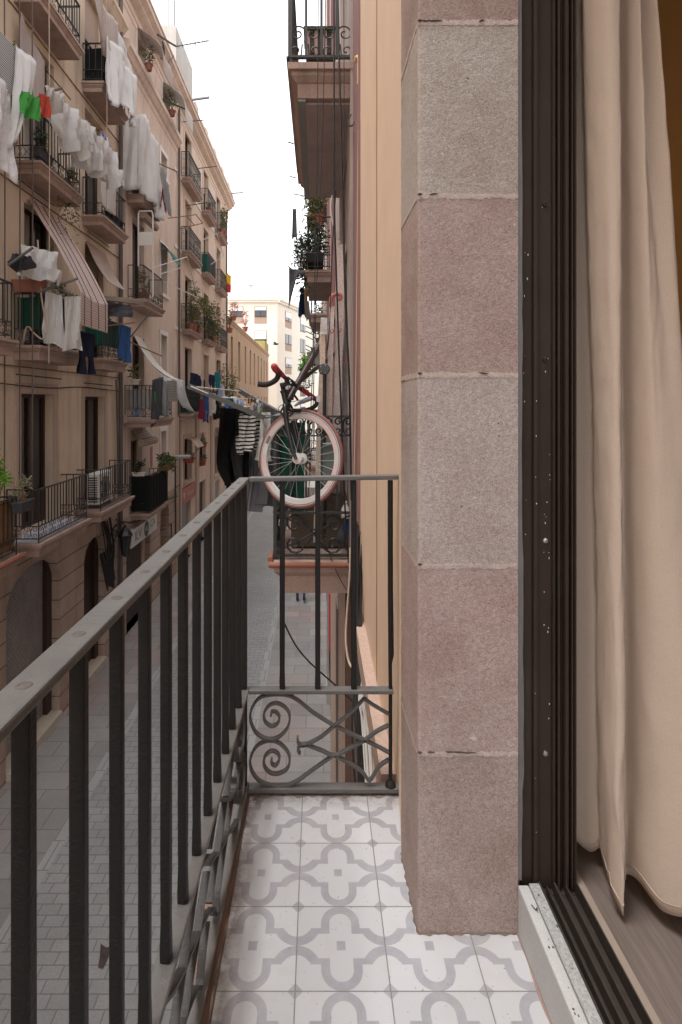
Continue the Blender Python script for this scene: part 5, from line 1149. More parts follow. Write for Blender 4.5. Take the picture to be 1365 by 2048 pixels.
for i, y in enumerate((20.8, 30.2)):
    mb = MB(); mb.bar((-4.6,y,10.9),(-3.95,y+.1,11.05 if i == 0 else 10.98), .10, .05); single(mb, 'rain_spout', ['nearer grey rain spout jutting over the street from the cornice','farther grey rain spout jutting over the street near the end of the cornice'][i], 'rain spout', M('zinc', (.33,.33,.37), rough=.5))
for i, (y, z) in enumerate([(21.0,10.3),(23.5,9.6),(21.5,7.4)]): pole('pole', ['thin iron pole under the nearer grey rain spout','thin iron pole above the middle bay of the tan house','thin clothes pole beside the top balcony of the tan house'][i], (-4.95,y,z-.1), (-4.2,y+.3,z+.12), .018, iron)

# --- tan house
for i, (x, y, z, rad, n, sd, mt_, lb) in enumerate([(-4.72,21.7,2.62,(.25,.7,.75),520,30,leaf2,'tall olive plant on the nearest second floor balcony of the tan house'),(-4.66,25.5,2.6,(.32,.95,.75),900,31,leaf1,'dense green bush filling the middle second floor balcony of the tan house'),(-4.62,29.0,-.5,(.5,.95,1.05),900,32,leaf1,'big leafy plant at the end of the long laundry balcony'),(-4.70,28.6,8.17,(.2,.6,.55),260,33,leaf2,'trailing plants on the farthest top balcony of the tan house'),(-4.72,23.8,3.5,(.18,.6,.4),260,34,leaf2,'arching branches between the two planted balconies'),(-4.66,27.6,-.9,(.2,.5,.35),160,35,leaf2,'trailing greenery under the long laundry balcony'),(-4.7,30.6,3.6,(.12,.3,.5),120,36,leaf3,'thin dark plant on the corner above the slot windows')]):
    plant('plant', lb, (x,y,z), rad, n, .085, mt_, pot=(.16,.25) if i not in (4,5) else None, seed=sd, stems=10, droop=.3 if i == 5 else 0)
for i, (x, y, z) in enumerate([(-4.74,21.2,2.62),(-4.72,22.6,2.62),(-4.74,25.0,8.17),(-4.72,28.1,8.17)]):
    plant('flower_pot', ['small clay pot beside the tall olive plant','second clay pot past the tall olive plant','clay pot on the middle top balcony of the tan house','clay pot on the farthest top balcony of the tan house'][i], (x,y,z), (.12,.12,.15), 50, .06, leaf1, pot=(.14,.22), seed=40+i, cat='flower pot')
def clump(lbs): pass
cl = [(20.75,-4.6,1.0,.55,navyc,'navy trousers at the near end of the long laundry balcony','trousers'),(21.15,-4.55,.95,.45,navyc,'short navy shirt behind the navy trousers','shirt'),(24.3,-4.6,1.1,.7,navyc,'pair of navy jeans in the middle of the long laundry balcony','trousers'),(25.3,-4.55,1.25,.7,tealc,'teal towel hung highest on the long laundry balcony','cloth'),(25.9,-4.5,.75,.8,lbluec,'light blue shirt next to the big leafy plant','shirt'),(26.3,-4.5,.7,.6,offw,'white cloth next to the light blue shirt','cloth')]
for i, (y, x, z, h_, m_, lb, kd) in enumerate(cl): garment('garment', lb, 'laundry', (x,y,z), (x+.12,y+.5,z-.03), h_, m_, kd, 'washing on the long balcony', seed=60+i)
cl = [(21.4,-4.45,.05,.75,maroonc,'maroon skirt hanging outside the long green screened railing','cloth'),(22.2,-4.42,.35,1.2,bluec,'dark blue jeans hanging outside the long railing','trousers'),(22.9,-4.4,.2,.8,pinkw,'pale pink cloth outside the long railing','cloth'),(23.5,-4.4,.3,.9,offw,'white shirt outside the long railing','shirt'),(24.2,-4.38,.2,1.0,blackc,'black trousers outside the long railing','trousers')]
for i, (y, x, z, h_, m_, lb, kd) in enumerate(cl): garment('garment', lb, 'laundry', (x,y,z), (x+.1,y+.5,z-.03), h_, m_, kd, 'washing on the long balcony', seed=70+i)
garment('flag', 'red and yellow flag hung on the farthest third floor balcony', 'flag', (-4.66,29.2,6.5), (-4.5,29.75,6.45), .95, cloth_mat('flag_cloth', (.80,.50,.03), .3, stripes=((.60,.04,.03), 1.05, 2, .5)), 'cloth', seed=80)
mb = MB()
for a, b_ in [((-4.7,23.0,6.4),(-4.1,23.2,6.75)),((-4.1,23.2,6.75),(-4.1,25.0,6.3)),((-4.1,25.0,6.3),(-4.65,24.9,5.9))]: mb.tube([a, b_], .016, 5)
single(mb, 'drying_rack', 'thin white drying rack between the middle balconies of the tan house', 'drying rack', white_w)
for i, (y, z) in enumerate([(21.55,-1.7),(28.0,-1.6)]):
    awning('roller_blind', ['tan blind tilted out over the lower window by the silver lamp','tan blind over the farthest lower window'][i], [(-4.98,z+.25),(-4.75,z+.2),(-4.5,z-.1)], y-.1, y+1.1, blindT)
for i, (y, z, sd) in enumerate([(21.3,-2.3,1),(24.3,-2.0,2),(24.0,-2.75,3),(21.9,-2.4,4)]):
    plant('flower_pot', ['red pot hung on the lower window by the silver lamp','red flower box on the sill of the pointed arch window','small clay pot hung beneath the pointed arch window','clay pot trailing leaves at the lower window by the silver lamp'][i], (-4.86,y,z), (.16,.25,.18), 70, .06, (leaf1, leaf4, leaf3, leaf2)[i], pot=(.17,.2), potm=M('red_pot', (.36,.08,.06)), seed=50+sd, cat='flower pot', droop=.3)
mb = MB(); mb.ball((-4.5,30.2,-1.75), .17, 10); mb.tube([(-4.95,30.1,-1.5),(-4.5,30.2,-1.55)], .02, 5); single(mb, 'wall_lamp', 'round black wall lamp beside the black trousers on the drying rack', 'lamp', iron)
plant('plant', 'pinkish flowering plants on the roof edge of the low brown building', (-4.9,38.6,4.63), (.25,.6,.5), 160, .1, M('leaf_pink', (.40,.16,.14), var=.3, bstr=0), pot=(.2,.3), seed=90)
plant('plant', 'small pink plant on the near roof edge of the low brown building', (-4.9,33.3,4.63), (.2,.4,.45), 120, .1, MC['leaf_pink'], pot=(.18,.25), seed=91)
# ------------------------------------------------------------------ bicycle hung on the neighbour's railing, front wheel down
bk = thing('bicycle', 'black racing bicycle hung upright with pink and white front wheel and red taped drop bars', 'bicycle', (-.12, 3.82, -.72))
Cw = P(600, 917, 3.80); nW = Vector((-.505,-.857,.12)).normalized(); vW = (Vector((0,0,1)) - nW*nW.z).normalized(); uW = vW.cross(nW)*1.0
if uW.x < 0: uW = -uW
blk = M('black_paint', (.018,.018,.02), rough=.35, var=.2, vscale=30, bs=200, bstr=.08, spec=.5)
rubber = M('red_tyre', (.20,.085,.075), rough=.75, var=.25, vscale=30, grain=.15)
rimw = M('white_rim', (.52,.50,.49), rough=.4, var=.08, vscale=14); rimp = M('pink_rim_band', (.60,.43,.41), rough=.45, var=.2, vscale=25)
tape = M('black_tape', (.02,.02,.021), rough=.7, var=.2, bs=120, bstr=.5); redt = M('red_tape', (.36,.04,.04), rough=.6, var=.25, vscale=40, bs=120, bstr=.3)
mb = MB(); mb.torus(Cw, nW, .316, .0135, 72, 10); wt = mb.build('wheel', rubber, bk, smooth=True)
def ringp(R0, h0, R1, h1, N=72):     # band of a wheel of revolution
    mb = MB(); q = []
    for i in range(N):
        a = 2*math.pi*i/N; e = uW*math.cos(a) + vW*math.sin(a); q += [Cw+e*R0+nW*h0, Cw+e*R1+nW*h1]
    mb.add(q, [(2*i, 2*i+1, (2*((i+1) % N))+1, 2*((i+1) % N)) for i in range(N)]); return mb
mb = MB()
for s_ in (1,-1):
    for (a, b_, c_, d_) in ((.309,.0115,.300,.0125),(.300,.0125,.266,.0105),(.266,.0105,.262,.003)):
        r_ = ringp(a, b_*s_, c_, d_*s_); mb.add(r_.v, r_.f)
r_ = ringp(.262,.003,.262,-.003); mb.add(r_.v, r_.f); mb.build('rim', rimw, wt)
mb = MB()
for s_ in (1,-1):
    r_ = ringp(.3035,.0128*s_,.3005,.0133*s_); mb.add(r_.v, r_.f)
mb.build('rim_groove', MC['black_paint'], wt)
for a0, a1 in ((1.9,2.75),(.2,1.35),(3.1,3.9),(5.6,6.2)):
    mb = MB(); q = []
    for i in range(15):
        a = a0+(a1-a0)*i/14; e = uW*math.cos(a)+vW*math.sin(a); q += [Cw+e*.2925+nW*.0135, Cw+e*.272+nW*.0118]
    mb.add(q, [(2*i,2*i+1,2*i+3,2*i+2) for i in range(14)]); mb.build('rim_sticker', rimp, wt)
mb = MB(); q = []
for i in range(5):
    a = 2.62+.2*i/4; e = uW*math.cos(a)+vW*math.sin(a); q += [Cw+e*.293+nW*.0139, Cw+e*.270+nW*.0121]
mb.add(q, [(2*i,2*i+1,2*i+3,2*i+2) for i in range(4)]); mb.build('rim_label', M('label_grey', (.16,.15,.15)), wt)
mb = MB()
for k in range(28):
    a = 2*math.pi*k/28; s_ = 1 if k % 2 else -1; e = uW*math.cos(a)+vW*math.sin(a); b_ = a + (.55 if (k//2) % 2 else -.55)
    f_ = uW*math.cos(b_)+vW*math.sin(b_); mb.tube([Cw+e*.263, Cw+f_*.026+nW*.033*s_], .0011, 4)
mb.build('spokes', M('spoke_steel', (.42,.42,.42), rough=.55), wt)
mb = MB()
mb.lathe(Cw-nW*.05, [(.006,0),(.012,.004),(.012,.014),(.037,.016),(.037,.020),(.019,.024),(.016,.05),(.019,.076),(.037,.080),(.037,.084),(.012,.086),(.012,.096),(.006,.1)], 18, nW)
mb.build('hub', M('hub_silver', (.62,.61,.60), rough=.4, var=.15, vscale=60), wt, smooth=False)
mb = MB(); mb.lathe(Cw+nW*.047, [(.010,0),(.010,.012),(.006,.016)], 10, nW); mb.build('axle_nut', M('rusty_nut', (.16,.08,.05), rough=.6), wt)
# fork from the hub up to the crown, along the wheel plane
phi = R(20); ef = (-uW*math.sin(phi) + vW*math.cos(phi)).normalized(); crown = Cw + ef*.355; head = Cw + ef*.50
mb = MB()
for s_ in (1,-1):
    mb.tube(smooth_line([Cw+nW*.052*s_, Cw+ef*.06+nW*.05*s_-uW*.008, Cw+ef*.2+nW*.044*s_-uW*.012, crown+nW*.034*s_, crown+ef*.02+nW*.012*s_], 5), [.012]*5+[.015]*5+[.0175]*5+[.019]*6, 9)
mb.tube([crown-ef*.01, crown+ef*.02], .021, 12); mb.build('fork', blk, bk, smooth=True)
mb = MB(); mb.tube([crown+ef*.018, crown+ef*.03, crown+ef*.032, crown+ef*.118, crown+ef*.12, crown+ef*.13], [.026,.026,.0225,.0225,.026,.026], 14); mb.build('head_tube', blk, bk, smooth=True)
stem0 = crown+ef*.165; clampP = P(580, 763, 3.70)
mb = MB(); mb.tube([crown+ef*.13, crown+ef*.185], .016, 12); mb.tube([stem0, clampP], [.0165,.015], 10); mb.tube([clampP+(P(572,757,3.68)-clampP)*.8, clampP-(P(572,757,3.68)-clampP)*.8], .021, 12); mb.build('stem', blk, bk, smooth=True)
mb = MB(); mb.lathe(clampP+Vector((0,-.022,.006)), [(.006,0),(.006,.004)], 8, (0,-1,0)); mb.lathe(clampP+Vector((.008,-.022,-.008)), [(.005,0),(.005,.004)], 8, (0,-1,0)); mb.build('stem_bolt', steel, bk)
pb = [P(553,737,3.60), P(566,751,3.645), P(580,763,3.70), P(602,777,3.80), P(632,798,3.93)]
mb = MB(); mb.tube(smooth_line(pb, 5), .0135, 10); hb = mb.build('handlebar', blk, bk, smooth=True)
mb = MB(); mb.tube([P(550,733,3.595), P(553,737,3.60), P(560,744,3.625), P(567,752,3.65)], [.015,.018,.0165,.0155], 10); mb.build('red_grip', redt, hb, smooth=True); mb = MB(); mb.tube([P(601,776.5,3.80), P(616,787,3.86), P(630,797,3.92)], [.0165,.0165,.0175], 10); mb.build('red_grip', redt, hb, smooth=True)
mb = MB(); mb.tube([P(555,745,3.6), P(551,738,3.59), P(549,733,3.575), P(550,735,3.55)], [.014,.021,.022,.014], 12); mb.build('brake_hood', redt, hb, smooth=True)
dl = smooth_line([P(552,738,3.60), P(557,746,3.60), P(555,756,3.60), P(546,764,3.60), P(532,769,3.60), P(516,768,3.60)], 5)
mb = MB(); mb.tube(dl, .0168, 10)
for i in range(4, len(dl)-1, 1): mb.torus(dl[i], dl[i+1]-dl[i], .0162, .0024, 12, 4)
mb.build('drop', tape, hb, smooth=True)
mb = MB(); mb.tube(smooth_line([P(632,798,3.93), P(634,806,3.92), P(628,814,3.90), P(612,820,3.86), P(586,821,3.80)], 5), .0148, 10); mb.build('drop', tape, hb, smooth=True)
mb = MB(); mb.tube([P(624,796,3.86), P(612,800,3.82), P(598,806,3.78), P(590,812,3.76)], [.016,.017,.012,.006], 8); mb.build('brake_lever', M('pale_label_grip', (.25,.25,.30), rough=.5, var=.7, vscale=60), hb, smooth=True)
mb = MB(); mb.tube(smooth_line([P(588,790,3.75), P(592,780,3.72), P(602,774,3.76)], 4), .009, 8); mb.tube(smooth_line([P(585,800,3.72), P(588,790,3.72), P(596,800,3.75)], 4), .008, 6); mb.build('brake_lever', blk, hb, smooth=True)
mb = MB(); mb.box(*sorted((P(633,796,3.92).x, P(641,796,3.92).x)), 3.90, 3.95, P(633,804,3.92).z, P(633,791,3.92).z); mb.build('white_tag', M('pale_tag', (.6,.6,.65)), hb)
mb = MB(); kc = crown - uW*.0 + nW*.04
mb.tube(smooth_line([crown+uW*.03+nW*.02, crown+uW*.05+nW*.03-ef*.03, crown+uW*.02+nW*.035-ef*.06], 4), .007, 6); mb.tube(smooth_line([crown-uW*.02+nW*.03, crown-uW*.045+nW*.03-ef*.03, crown-uW*.02+nW*.03-ef*.06], 4), .007, 6); mb.ball(crown+nW*.035, .016, 8); mb.build('brake_caliper', blk, bk, smooth=True)
for k, pts in enumerate([[P(560,744,3.62), P(520,800,3.62), P(535,815,3.7), crown+nW*.05], [P(612,783,3.82), P(600,770,3.70), P(585,795,3.70), P(578,822,3.74)], [P(625,795,3.88), P(560,812,3.70), P(575,838,3.74), P(610,835,3.9)]]):
    if k == 0: pts = [P(549,733,3.59), P(540,790,3.60), P(552,812,3.66), P(568,826,3.74)]
    if k == 0: continue
    mb = MB(); mb.tube(smooth_line(pts, 8), .0023, 5); mb.build('brake_cable', cable, bk, smooth=True)
dt0, dt1 = crown+ef*.05+uW*.01, P(668,640,4.62)
frm = M('maroon_black_frame', (.035,.018,.017), rough=.35, var=.2, vscale=20, spec=.5)
mb = MB(); mb.tube([dt0, dt0.lerp(dt1,.5), dt1], [.022,.024,.024], 12); ob = mb.build('down_tube', frm, bk, smooth=True)
tt0 = crown+ef*.105; tt1 = P(690,690,4.62)
mb = MB(); mb.tube([tt0, tt1], .0155, 12); mb.tube([dt1, tt1], .0155, 10); mb.build('frame_tubes', frm, bk, smooth=True)
pc = dt0.lerp(dt1, .30); v, f = text_mesh(None, 'C', .10); mb = MB(); dv = (dt1-dt0).normalized(); rv = Vector((0,-1,0)).cross(dv).normalized(); nv_ = rv.cross(dv).normalized()
if nv_.y > 0: nv_ = -nv_
mb.add([P(614,770,3.83) + dv*(a*.55) + rv*(b_*.45) for a, b_, _ in v], f); mb.build('frame_lettering', M('white_letter', (.72,.72,.72)), ob)
# ------------------------------------------------------------------ drying arms with washing beside the bicycle
arm_m = M('grey_arm', (.085,.085,.08), rough=.55, var=.2, vscale=15)
rk = thing('drying_rack', 'dark grey flat clothes arms reaching out over the street beside the bicycle', 'drying rack', (-.33, 4.6, -.14))
a0, a1 = P(530,836,4.03), P(376,771,4.0); b0, b1 = P(560,828,5.2), P(480,781,6.0)
mb = MB(); mb.bar(a0, a1, .02, .034); mb.build('arm', arm_m, rk); mb = MB(); mb.bar(b0, b1, .03, .05); mb.build('arm', arm_m, rk)
mb = MB(); mb.bar(P(382,772,3.985), P(417,787,3.985), .006, .006); mb.build('arm_edge', white_w, rk)
mb = MB()
for s0, s1 in ((.03,.03),(.36,.4),(.66,.7)): mb.tube([Vector(a1).lerp(a0,s0), Vector(b1).lerp(b0,s1)], .005, 5)
mb.build('clothesline', M('white_line', (.62,.62,.60), bstr=0), rk)
mb = MB(); mb.tube([a0, P(560,831,4.05)], .006, 5); mb.tube([P(502,830,4.02), P(562,832,4.02)], .0035, 5); mb.build('brace', iron, rk)
garment('trousers', 'black trousers hung over the near clothes arm left of the striped shirt', 'laundry', (-.675,4.02,-.055), (-.60,4.75,-.075), .58, blackc, 'cloth', seed=101, amp=.035, sway=(-.02,0))
garment('trousers', 'second black garment fold behind the black trousers on the clothes arm', 'laundry', (-.60,4.10,-.07), (-.54,4.55,-.10), .52, M('black_fabric_sheen', (.014,.014,.015), rough=.85), 'trousers', seed=107, amp=.03)
strm = cloth_mat('striped_knit', (.58,.57,.53), .15, stripes=((.02,.02,.02), 36, 2, .42))
garment('shirt', 'small black and white striped shirt on the clothesline by the bicycle wheel', 'laundry', (-.545,4.12,-.10), (-.425,4.32,-.10), .30, strm, 'shirt', seed=102, amp=.03)
garment('trousers', 'pale grey trousers hanging below the striped shirt', 'laundry', (-.52,4.35,-.10), (-.40,4.62,-.12), .74, greyc, 'trousers', seed=103, amp=.03)
garment('trousers', 'darker grey trousers right behind the bicycle wheel rim', 'laundry', (-.41,4.30,-.10), (-.33,4.60,-.12), .70, cloth_mat('mid_grey_cloth', (.17,.17,.18), .12), 'cloth', seed=104, amp=.05)
garment('shirt', 'white and grey vest between the striped shirt and the wheel', 'laundry', (-.42,4.18,-.09), (-.36,4.3,-.09), .36, offw, 'cloth', seed=105, amp=.03)
cloth('cloth', 'dark printed cloth with white figures draped over the far clothes arm', 'laundry', [P(522,803,5.0), P(540,812,4.9), P(557,823,4.8)], .11, M('printed_cloth', (.16,.16,.17), var=.95, vscale=22, rough=.85), folds=2, amp=.03, seed=106)
rnd = random.Random(12)
pgs = [(452,795,bluec),(457,797,tealc),(463,793,white_c),(469,797,lbluec),(476,800,lbluec),(482,802,offw),(446,792,pinkw)]
for i, (x, y, m_) in enumerate(pgs):
    p = P(x, y, 4.5+.05*i); garment('cloth', ['small blue cloth in the bunch of socks on the white line','teal sock in the bunch on the white line','white sock in the middle of the bunch','light blue sock beside the white sock','second light blue sock near the orange cloth','off-white sock at the right end of the bunch','pinkish sock at the left end of the bunch'][i], 'laundry', p, p+Vector((.035,.03,0)), .085, m_, 'cloth', 'socks pegged on the white line', seed=110+i, amp=.015)
p = P(486,813,4.4); garment('cloth', 'orange cloth pegged under the far clothes arm', 'laundry', p, p+Vector((.05,.03,0)), .05, cloth_mat('orange_cloth', (.75,.20,.04), .2), 'cloth', seed=120, amp=.02)
p = P(503,812,4.3); garment('shirt', 'light grey T-shirt folded at the corner of the clothes arms', 'laundry', p, p+Vector((.08,.08,.03)), .16, greyc, 'cloth', seed=121, amp=.02)
for i, (x, y) in enumerate([(497,802),(503,800),(515,808),(521,826)]):
    q = P(x, y, 4.15); mb = MB(); mb.bar(q+Vector((0,0,-.02)), q+Vector((.008,0,.035)), .008, .01); mb.bar(q+Vector((.006,0,-.02)), q+Vector((-.004,0,.035)), .008, .01)
    single(mb, 'clothes_peg', ['wooden peg left of the grey T-shirt','wooden peg on the grey T-shirt','white peg by the printed cloth','yellow-green peg right of the striped shirt'][i], 'clothes peg', (woodm, woodm, white_w, leaf4)[i], 'pegs on the clothes arms')
garment('towel', 'dark green cloth tied across the bicycle balcony behind the wheel', 'fabric', (-.285,4.10,-.16), (-.10,4.11,-.16), .62, dgreenf, 'cloth', seed=130, amp=.015)
mb = MB(); mb.box(.03,.12,4.12,4.3,-.62,-.33); mb.box(.035,.115,4.118,4.12,-.6,-.36); mb.box(.02,.13,4.1,4.32,-.33,-.315); single(mb, 'crate', 'grey-green crate standing behind the bicycle spokes', 'crate', M('grey_green_crate', (.20,.24,.22), var=.25))
mb = MB(); mb.box(-.2,.2,4.3,4.7,-1.1,-.75); mb.box(-.22,.22,4.28,4.72,-.75,-.72); single(mb, 'box', 'dark wooden box on the floor of the bicycle balcony', 'box', M('dark_box', (.10,.075,.06), var=.3))
for i, (x, y, z) in enumerate([(.20,4.12,-.80),(.215,4.15,-.92),(.17,4.1,-.97)]):
    mb = MB(); mb.lathe((x,y,z-.05), [(.03,0),(.034,.03),(.03,.07),(.012,.10),(.014,.12)], 10); single(mb, 'bottle', ['pale bottle topmost in the corner by the wall','blue bottle in the corner behind the spiral','dark bottle lowest in the corner by the wall'][i], 'bottle', [white_w, bluec, dgreyc][i], smooth=True)
# planks stacked upright
pk = M('weathered_pink_plank', (.74,.62,.58), var=.25, vscale=6, streak=.35, scol=(.16,.12,.11), bs=60, bstr=.5, grain=.15, gscale=70)
pk2 = M('weathered_tan_plank', (.74,.59,.48), var=.25, vscale=6, streak=.3, scol=(.2,.14,.11), bs=60, bstr=.5, grain=.15, gscale=70)
pk3 = M('weathered_grey_plank', (.42,.34,.32), var=.3, vscale=6, streak=.4, bs=60, bstr=.5, grain=.2, gscale=70)
def plank(lb, t0, t1, b0_, b1_, Y, dp, m_, yb=None):
    yb = yb or Y; A, B = P(t0[0],t0[1],Y), P(t1[0],t1[1],Y); Cc, D = P(b0_[0],b0_[1],yb), P(b1_[0],b1_[1],yb); mb = MB()
    nseg = 10; q = []; r_ = random.Random(int(Y*100))
    for i in range(nseg+1):
        s = i/nseg; l = A.lerp(Cc, s); r2 = B.lerp(D, s); j = r_.uniform(-.003,.003)
        q += [l+Vector((j,0,0)), r2+Vector((j,0,0)), r2+Vector((j-.004,dp,0)), l+Vector((j-.004,dp,0))]
    fs = [(i*4+k, i*4+(k+1) % 4, (i+1)*4+(k+1) % 4, (i+1)*4+k) for i in range(nseg) for k in range(4)] + [(3,2,1,0), tuple(nseg*4+k for k in range(4))]
    mb.add(q, fs); return single(mb, 'plank', lb, 'plank', m_, 'planks leaning upright on the bicycle balcony')
plank('leftmost tan plank with a plastic wrapped tip beside the round grey disc', (643,640), (653,640), (627,1085), (639,1085), 4.22, .09, pk2, 4.3)
plank('narrow shaded plank between the tan plank and the scroll topped plank', (654,650), (660,650), (640,1078), (648,1078), 4.42, .06, pk3, 4.5)
plank('pinkish plank with a red scrolled top', (661,612), (670,612), (644,1080), (656,1080), 4.30, .09, pk, 4.38)
plank('tallest pinkish plank leaning nearest the wall', (678,488), (692,488), (659,1082), (675,1082), 4.36, .10, pk, 4.44)
plank('dark weathered plank behind the tallest pinkish plank', (692,560), (700,560), (676,1078), (690,1078), 4.50, .06, pk3, 4.56)
mb = MB(); mb.tube([P(657,652,4.22)+Vector((-.05+.0*k,0,0)) for k in range(1)] + [P(648,640,4.21)], .02, 4) if False else None
q0 = P(642,637,4.205); q1 = P(655,637,4.205); mb = MB(); mb.box(q0.x, q1.x, 4.205, 4.325, P(648,668,4.2).z, q0.z+.008); single(mb, 'plastic_wrap', 'clear plastic wrapped over the tip of the leftmost tan plank', 'plastic', plastic)
mb = MB(); c0 = P(664,596,4.29); mb.tube(smooth_line([P(664,612,4.30), P(662,600,4.30), P(666,591,4.30), P(675,588,4.30), P(682,591,4.30), P(681,597,4.30), P(675,598,4.30)], 5), .014, 6); single(mb, 'carved_scroll', 'red and white carved scroll on top of the pinkish plank', 'ornament', M('pale_red_paint', (.45,.16,.14), var=.4, vscale=50))
for i, (x, y) in enumerate([(663,662),(679,660),(691,722)]):
    mb = MB(); mb.strap(smooth_line([P(x-2,y-2,4.27+.02*i), P(x,y+4,4.27+.02*i), P(x+4,y+1,4.27+.02*i), P(x+3,y-4,4.27+.02*i)], 4), (0,.008,0), .006); single(mb, 'red_hook', ['red painted hook on the pinkish plank','small red hook on the tallest plank','red hook on the dark weathered plank'][i], 'hook', M('red_hook_paint', (.42,.08,.06), var=.3))
mb = MB(); q = P(699,706,4.3); mb.tube([P(697,692,4.3), P(699,706,4.3), P(700,728,4.3)], [.012,.017,.014], 8); single(mb, 'red_rag', 'red rag tucked behind the cables beside the dark plank', 'rag', redc)
dk = thing('drum_lid', 'round dark grey metal disc on a black post among the planks', 'metal disc', P(650,830,4.15))
mb = MB(); mb.lathe(P(649,738,4.16), [(.043,0),(.043,.006),(.036,.010),(.0,.011)], 24, (-.25,-1,0)); mb.build('disc', M('dark_disc', (.075,.08,.08), rough=.5, var=.2), dk)
mb = MB()
for k in range(5): a = k*1.26; mb.ball(P(649,738,4.145)+Vector((.03*math.cos(a),0,.03*math.sin(a))), .004, 6)
mb.build('bolt', steel, dk); mb = MB(); mb.tube([P(650,748,4.19), P(648,985,4.25), P(647,1075,4.28)], .014, 8); mb.build('post', iron, dk)
# cables down our side
cbl = [([(668,-30,3.85),(669,380,3.85),(672,520,3.9),(681,780,3.9),(690,1010,3.9),(705,1230,3.95)],.0065,'thick black cable running from the upper balcony down across the tallest plank'),
 ([(675,-30,3.75),(683,300,3.75),(686,420,3.75),(691,600,3.75),(699,770,3.75),(703,1000,3.75)],.007,'thickest black cable nearest the wall beside the dark plank'),
 ([(637,-30,3.8),(635,300,3.8),(632,450,3.8),(627,700,3.8),(618,900,3.8)],.0032,'thin cable hanging left of the plant pot'),
 ([(652,-30,3.8),(646,250,3.8),(640,420,3.8),(631,650,3.8),(625,860,3.8),(616,1010,3.85)],.0032,'thin cable hanging across the plant pot balcony'),
 ([(688,-30,3.7),(689,300,3.7),(690,500,3.72),(697,700,3.72),(700,900,3.72)],.003,'thin cable close to the maroon band'),
 ([(672,380,4.0),(665,500,4.05),(660,640,4.1),(655,700,4.15)],.004,'black cable slanting past the scroll topped plank')]
for pts, r_, lb in cbl: line('cable', lb, [P(*q) for q in pts], r_, cable, 'cable')
line('cable', 'white cable curling from the upper balcony to the tallest plank', [P(665,390,4.3), P(662,420,4.3), P(671,465,4.3), P(681,485,4.33)], .006, white_w, 'cable')
pp = thing('pipe', 'beige pipe elbow on the maroon band with a thin pale wire below', 'pipe', P(718,165,3.5))
mb = MB(); mb.tube(smooth_line([P(712,124,3.52), P(714,114,3.50), P(719,118,3.48), P(719,140,3.46), P(718.5,168,3.46)], 4), .0125, 10); mb.build('elbow', M('beige_pipe', (.60,.40,.22)), pp, smooth=True)
mb = MB(); mb.tube([P(718,168,3.46), P(716,330,3.48), P(715,500,3.5), P(713,700,3.5), P(708,1010,3.55)], .0038, 5); mb.build('wire', M('beige_pipe', ()) if False else MC['beige_pipe'], pp)
mb = MB(); mb.tube(smooth_line([P(703,228,3.9), P(698,240,3.85), P(699,250,3.8), P(706,250,3.8), P(708,242,3.82)], 4), .005, 5); single(mb, 'hook', 'rusty iron hook on the wall under the upper balcony', 'hook', iron)
line('hose', 'pale hose hanging from the terracotta edging down the wall', [P(701,1095,3.9), P(699,1160,3.85), P(694,1230,3.8), P(692,1280,3.75), P(697,1320,3.7), P(705,1336,3.65)], .008, ropec, 'hose')
line('cable', 'long black cable sagging over the street to the wall bundle', [P(566,1240,2.9), P(590,1288,2.9), P(620,1325,2.95), P(665,1365,3.0), P(705,1402,3.0)], .0045, cable, 'cable')
line('cable', 'thin black wire coming over the bicycle balcony edge', [P(640,1060,3.97), P(672,1140,3.95), P(693,1180,3.9)], .003, cable, 'cable')
rnd = random.Random(21); mb = MB()
for k in range(16):
    x0 = rnd.uniform(708,724); r_ = rnd.uniform(.003,.0065)
    mb.tube(smooth_line([P(x0,1080+rnd.uniform(-40,60),3.35), P(x0-4+rnd.uniform(-4,5),1240,3.1), P(x0-2+rnd.uniform(-6,8),1340,2.9), P(x0+rnd.uniform(-6,14),1450,2.75), P(x0+8+rnd.uniform(-8,16),1620,2.6)], 5), r_, 5)
single(mb, 'cable_bundle', 'thick bundle of black cables clipped along the wall below the moulding', 'cables', cable)
mb = MB()
for k in range(6):
    x0 = rnd.uniform(720,734); mb.tube(smooth_line([P(x0,1325+rnd.uniform(-10,10),2.85), P(x0+4,1360,2.8), P(x0-3+rnd.uniform(-6,6),1400,2.75), P(x0+6,1470,2.7), P(x0+14,1600,2.6)], 5), .005, 5)
single(mb, 'cable_bundle', 'loose white and grey cables curled beside the black bundle', 'cables', M('white_cable', (.55,.54,.52), bstr=0))
line('cable', 'pair of black cables tied beside the orange plaster edge', [P(710,1020,3.45), P(716,1100,3.42), P(718,1180,3.40), P(712,1240,3.4), P(716,1330,3.3)], .006, cable, 'cable')
sgn = thing('shop_sign', 'narrow red projecting sign under the bicycle balcony', 'sign', (.1, 9.0, -3.6))
mb = MB(); mb.box(.18,.215,9.0,9.6,-3.95,-3.05); mb.build('panel', M('sign_red', (.60,.03,.04), rough=.4), sgn); mb = MB(); mb.box(.185,.212,9.02,9.55,-4.4,-3.96); mb.build('lower_panel', dgreyc, sgn); mb = MB(); mb.tube([(.2,9.3,-3.2),(.26,9.3,-3.2)], .02, 5); mb.build('bracket', iron, sgn)
for i, (x, ya, yb, m_) in enumerate([(.20,8.0,8.3,woodd),(.19,11.5,12.2,conc),(.21,6.3,6.7,lead)]):
    mb = MB(); mb.box(x, .253, ya, yb, ZG, -1.7-.3*i); mb.box(x-.02, .253, ya-.03, yb+.03, ZG, ZG+.25); single(mb, 'shopfront_post', ['dark shopfront post behind the railing lattice','pale shopfront post beyond the red sign','brown shopfront post near the wall'][i], 'post', m_)
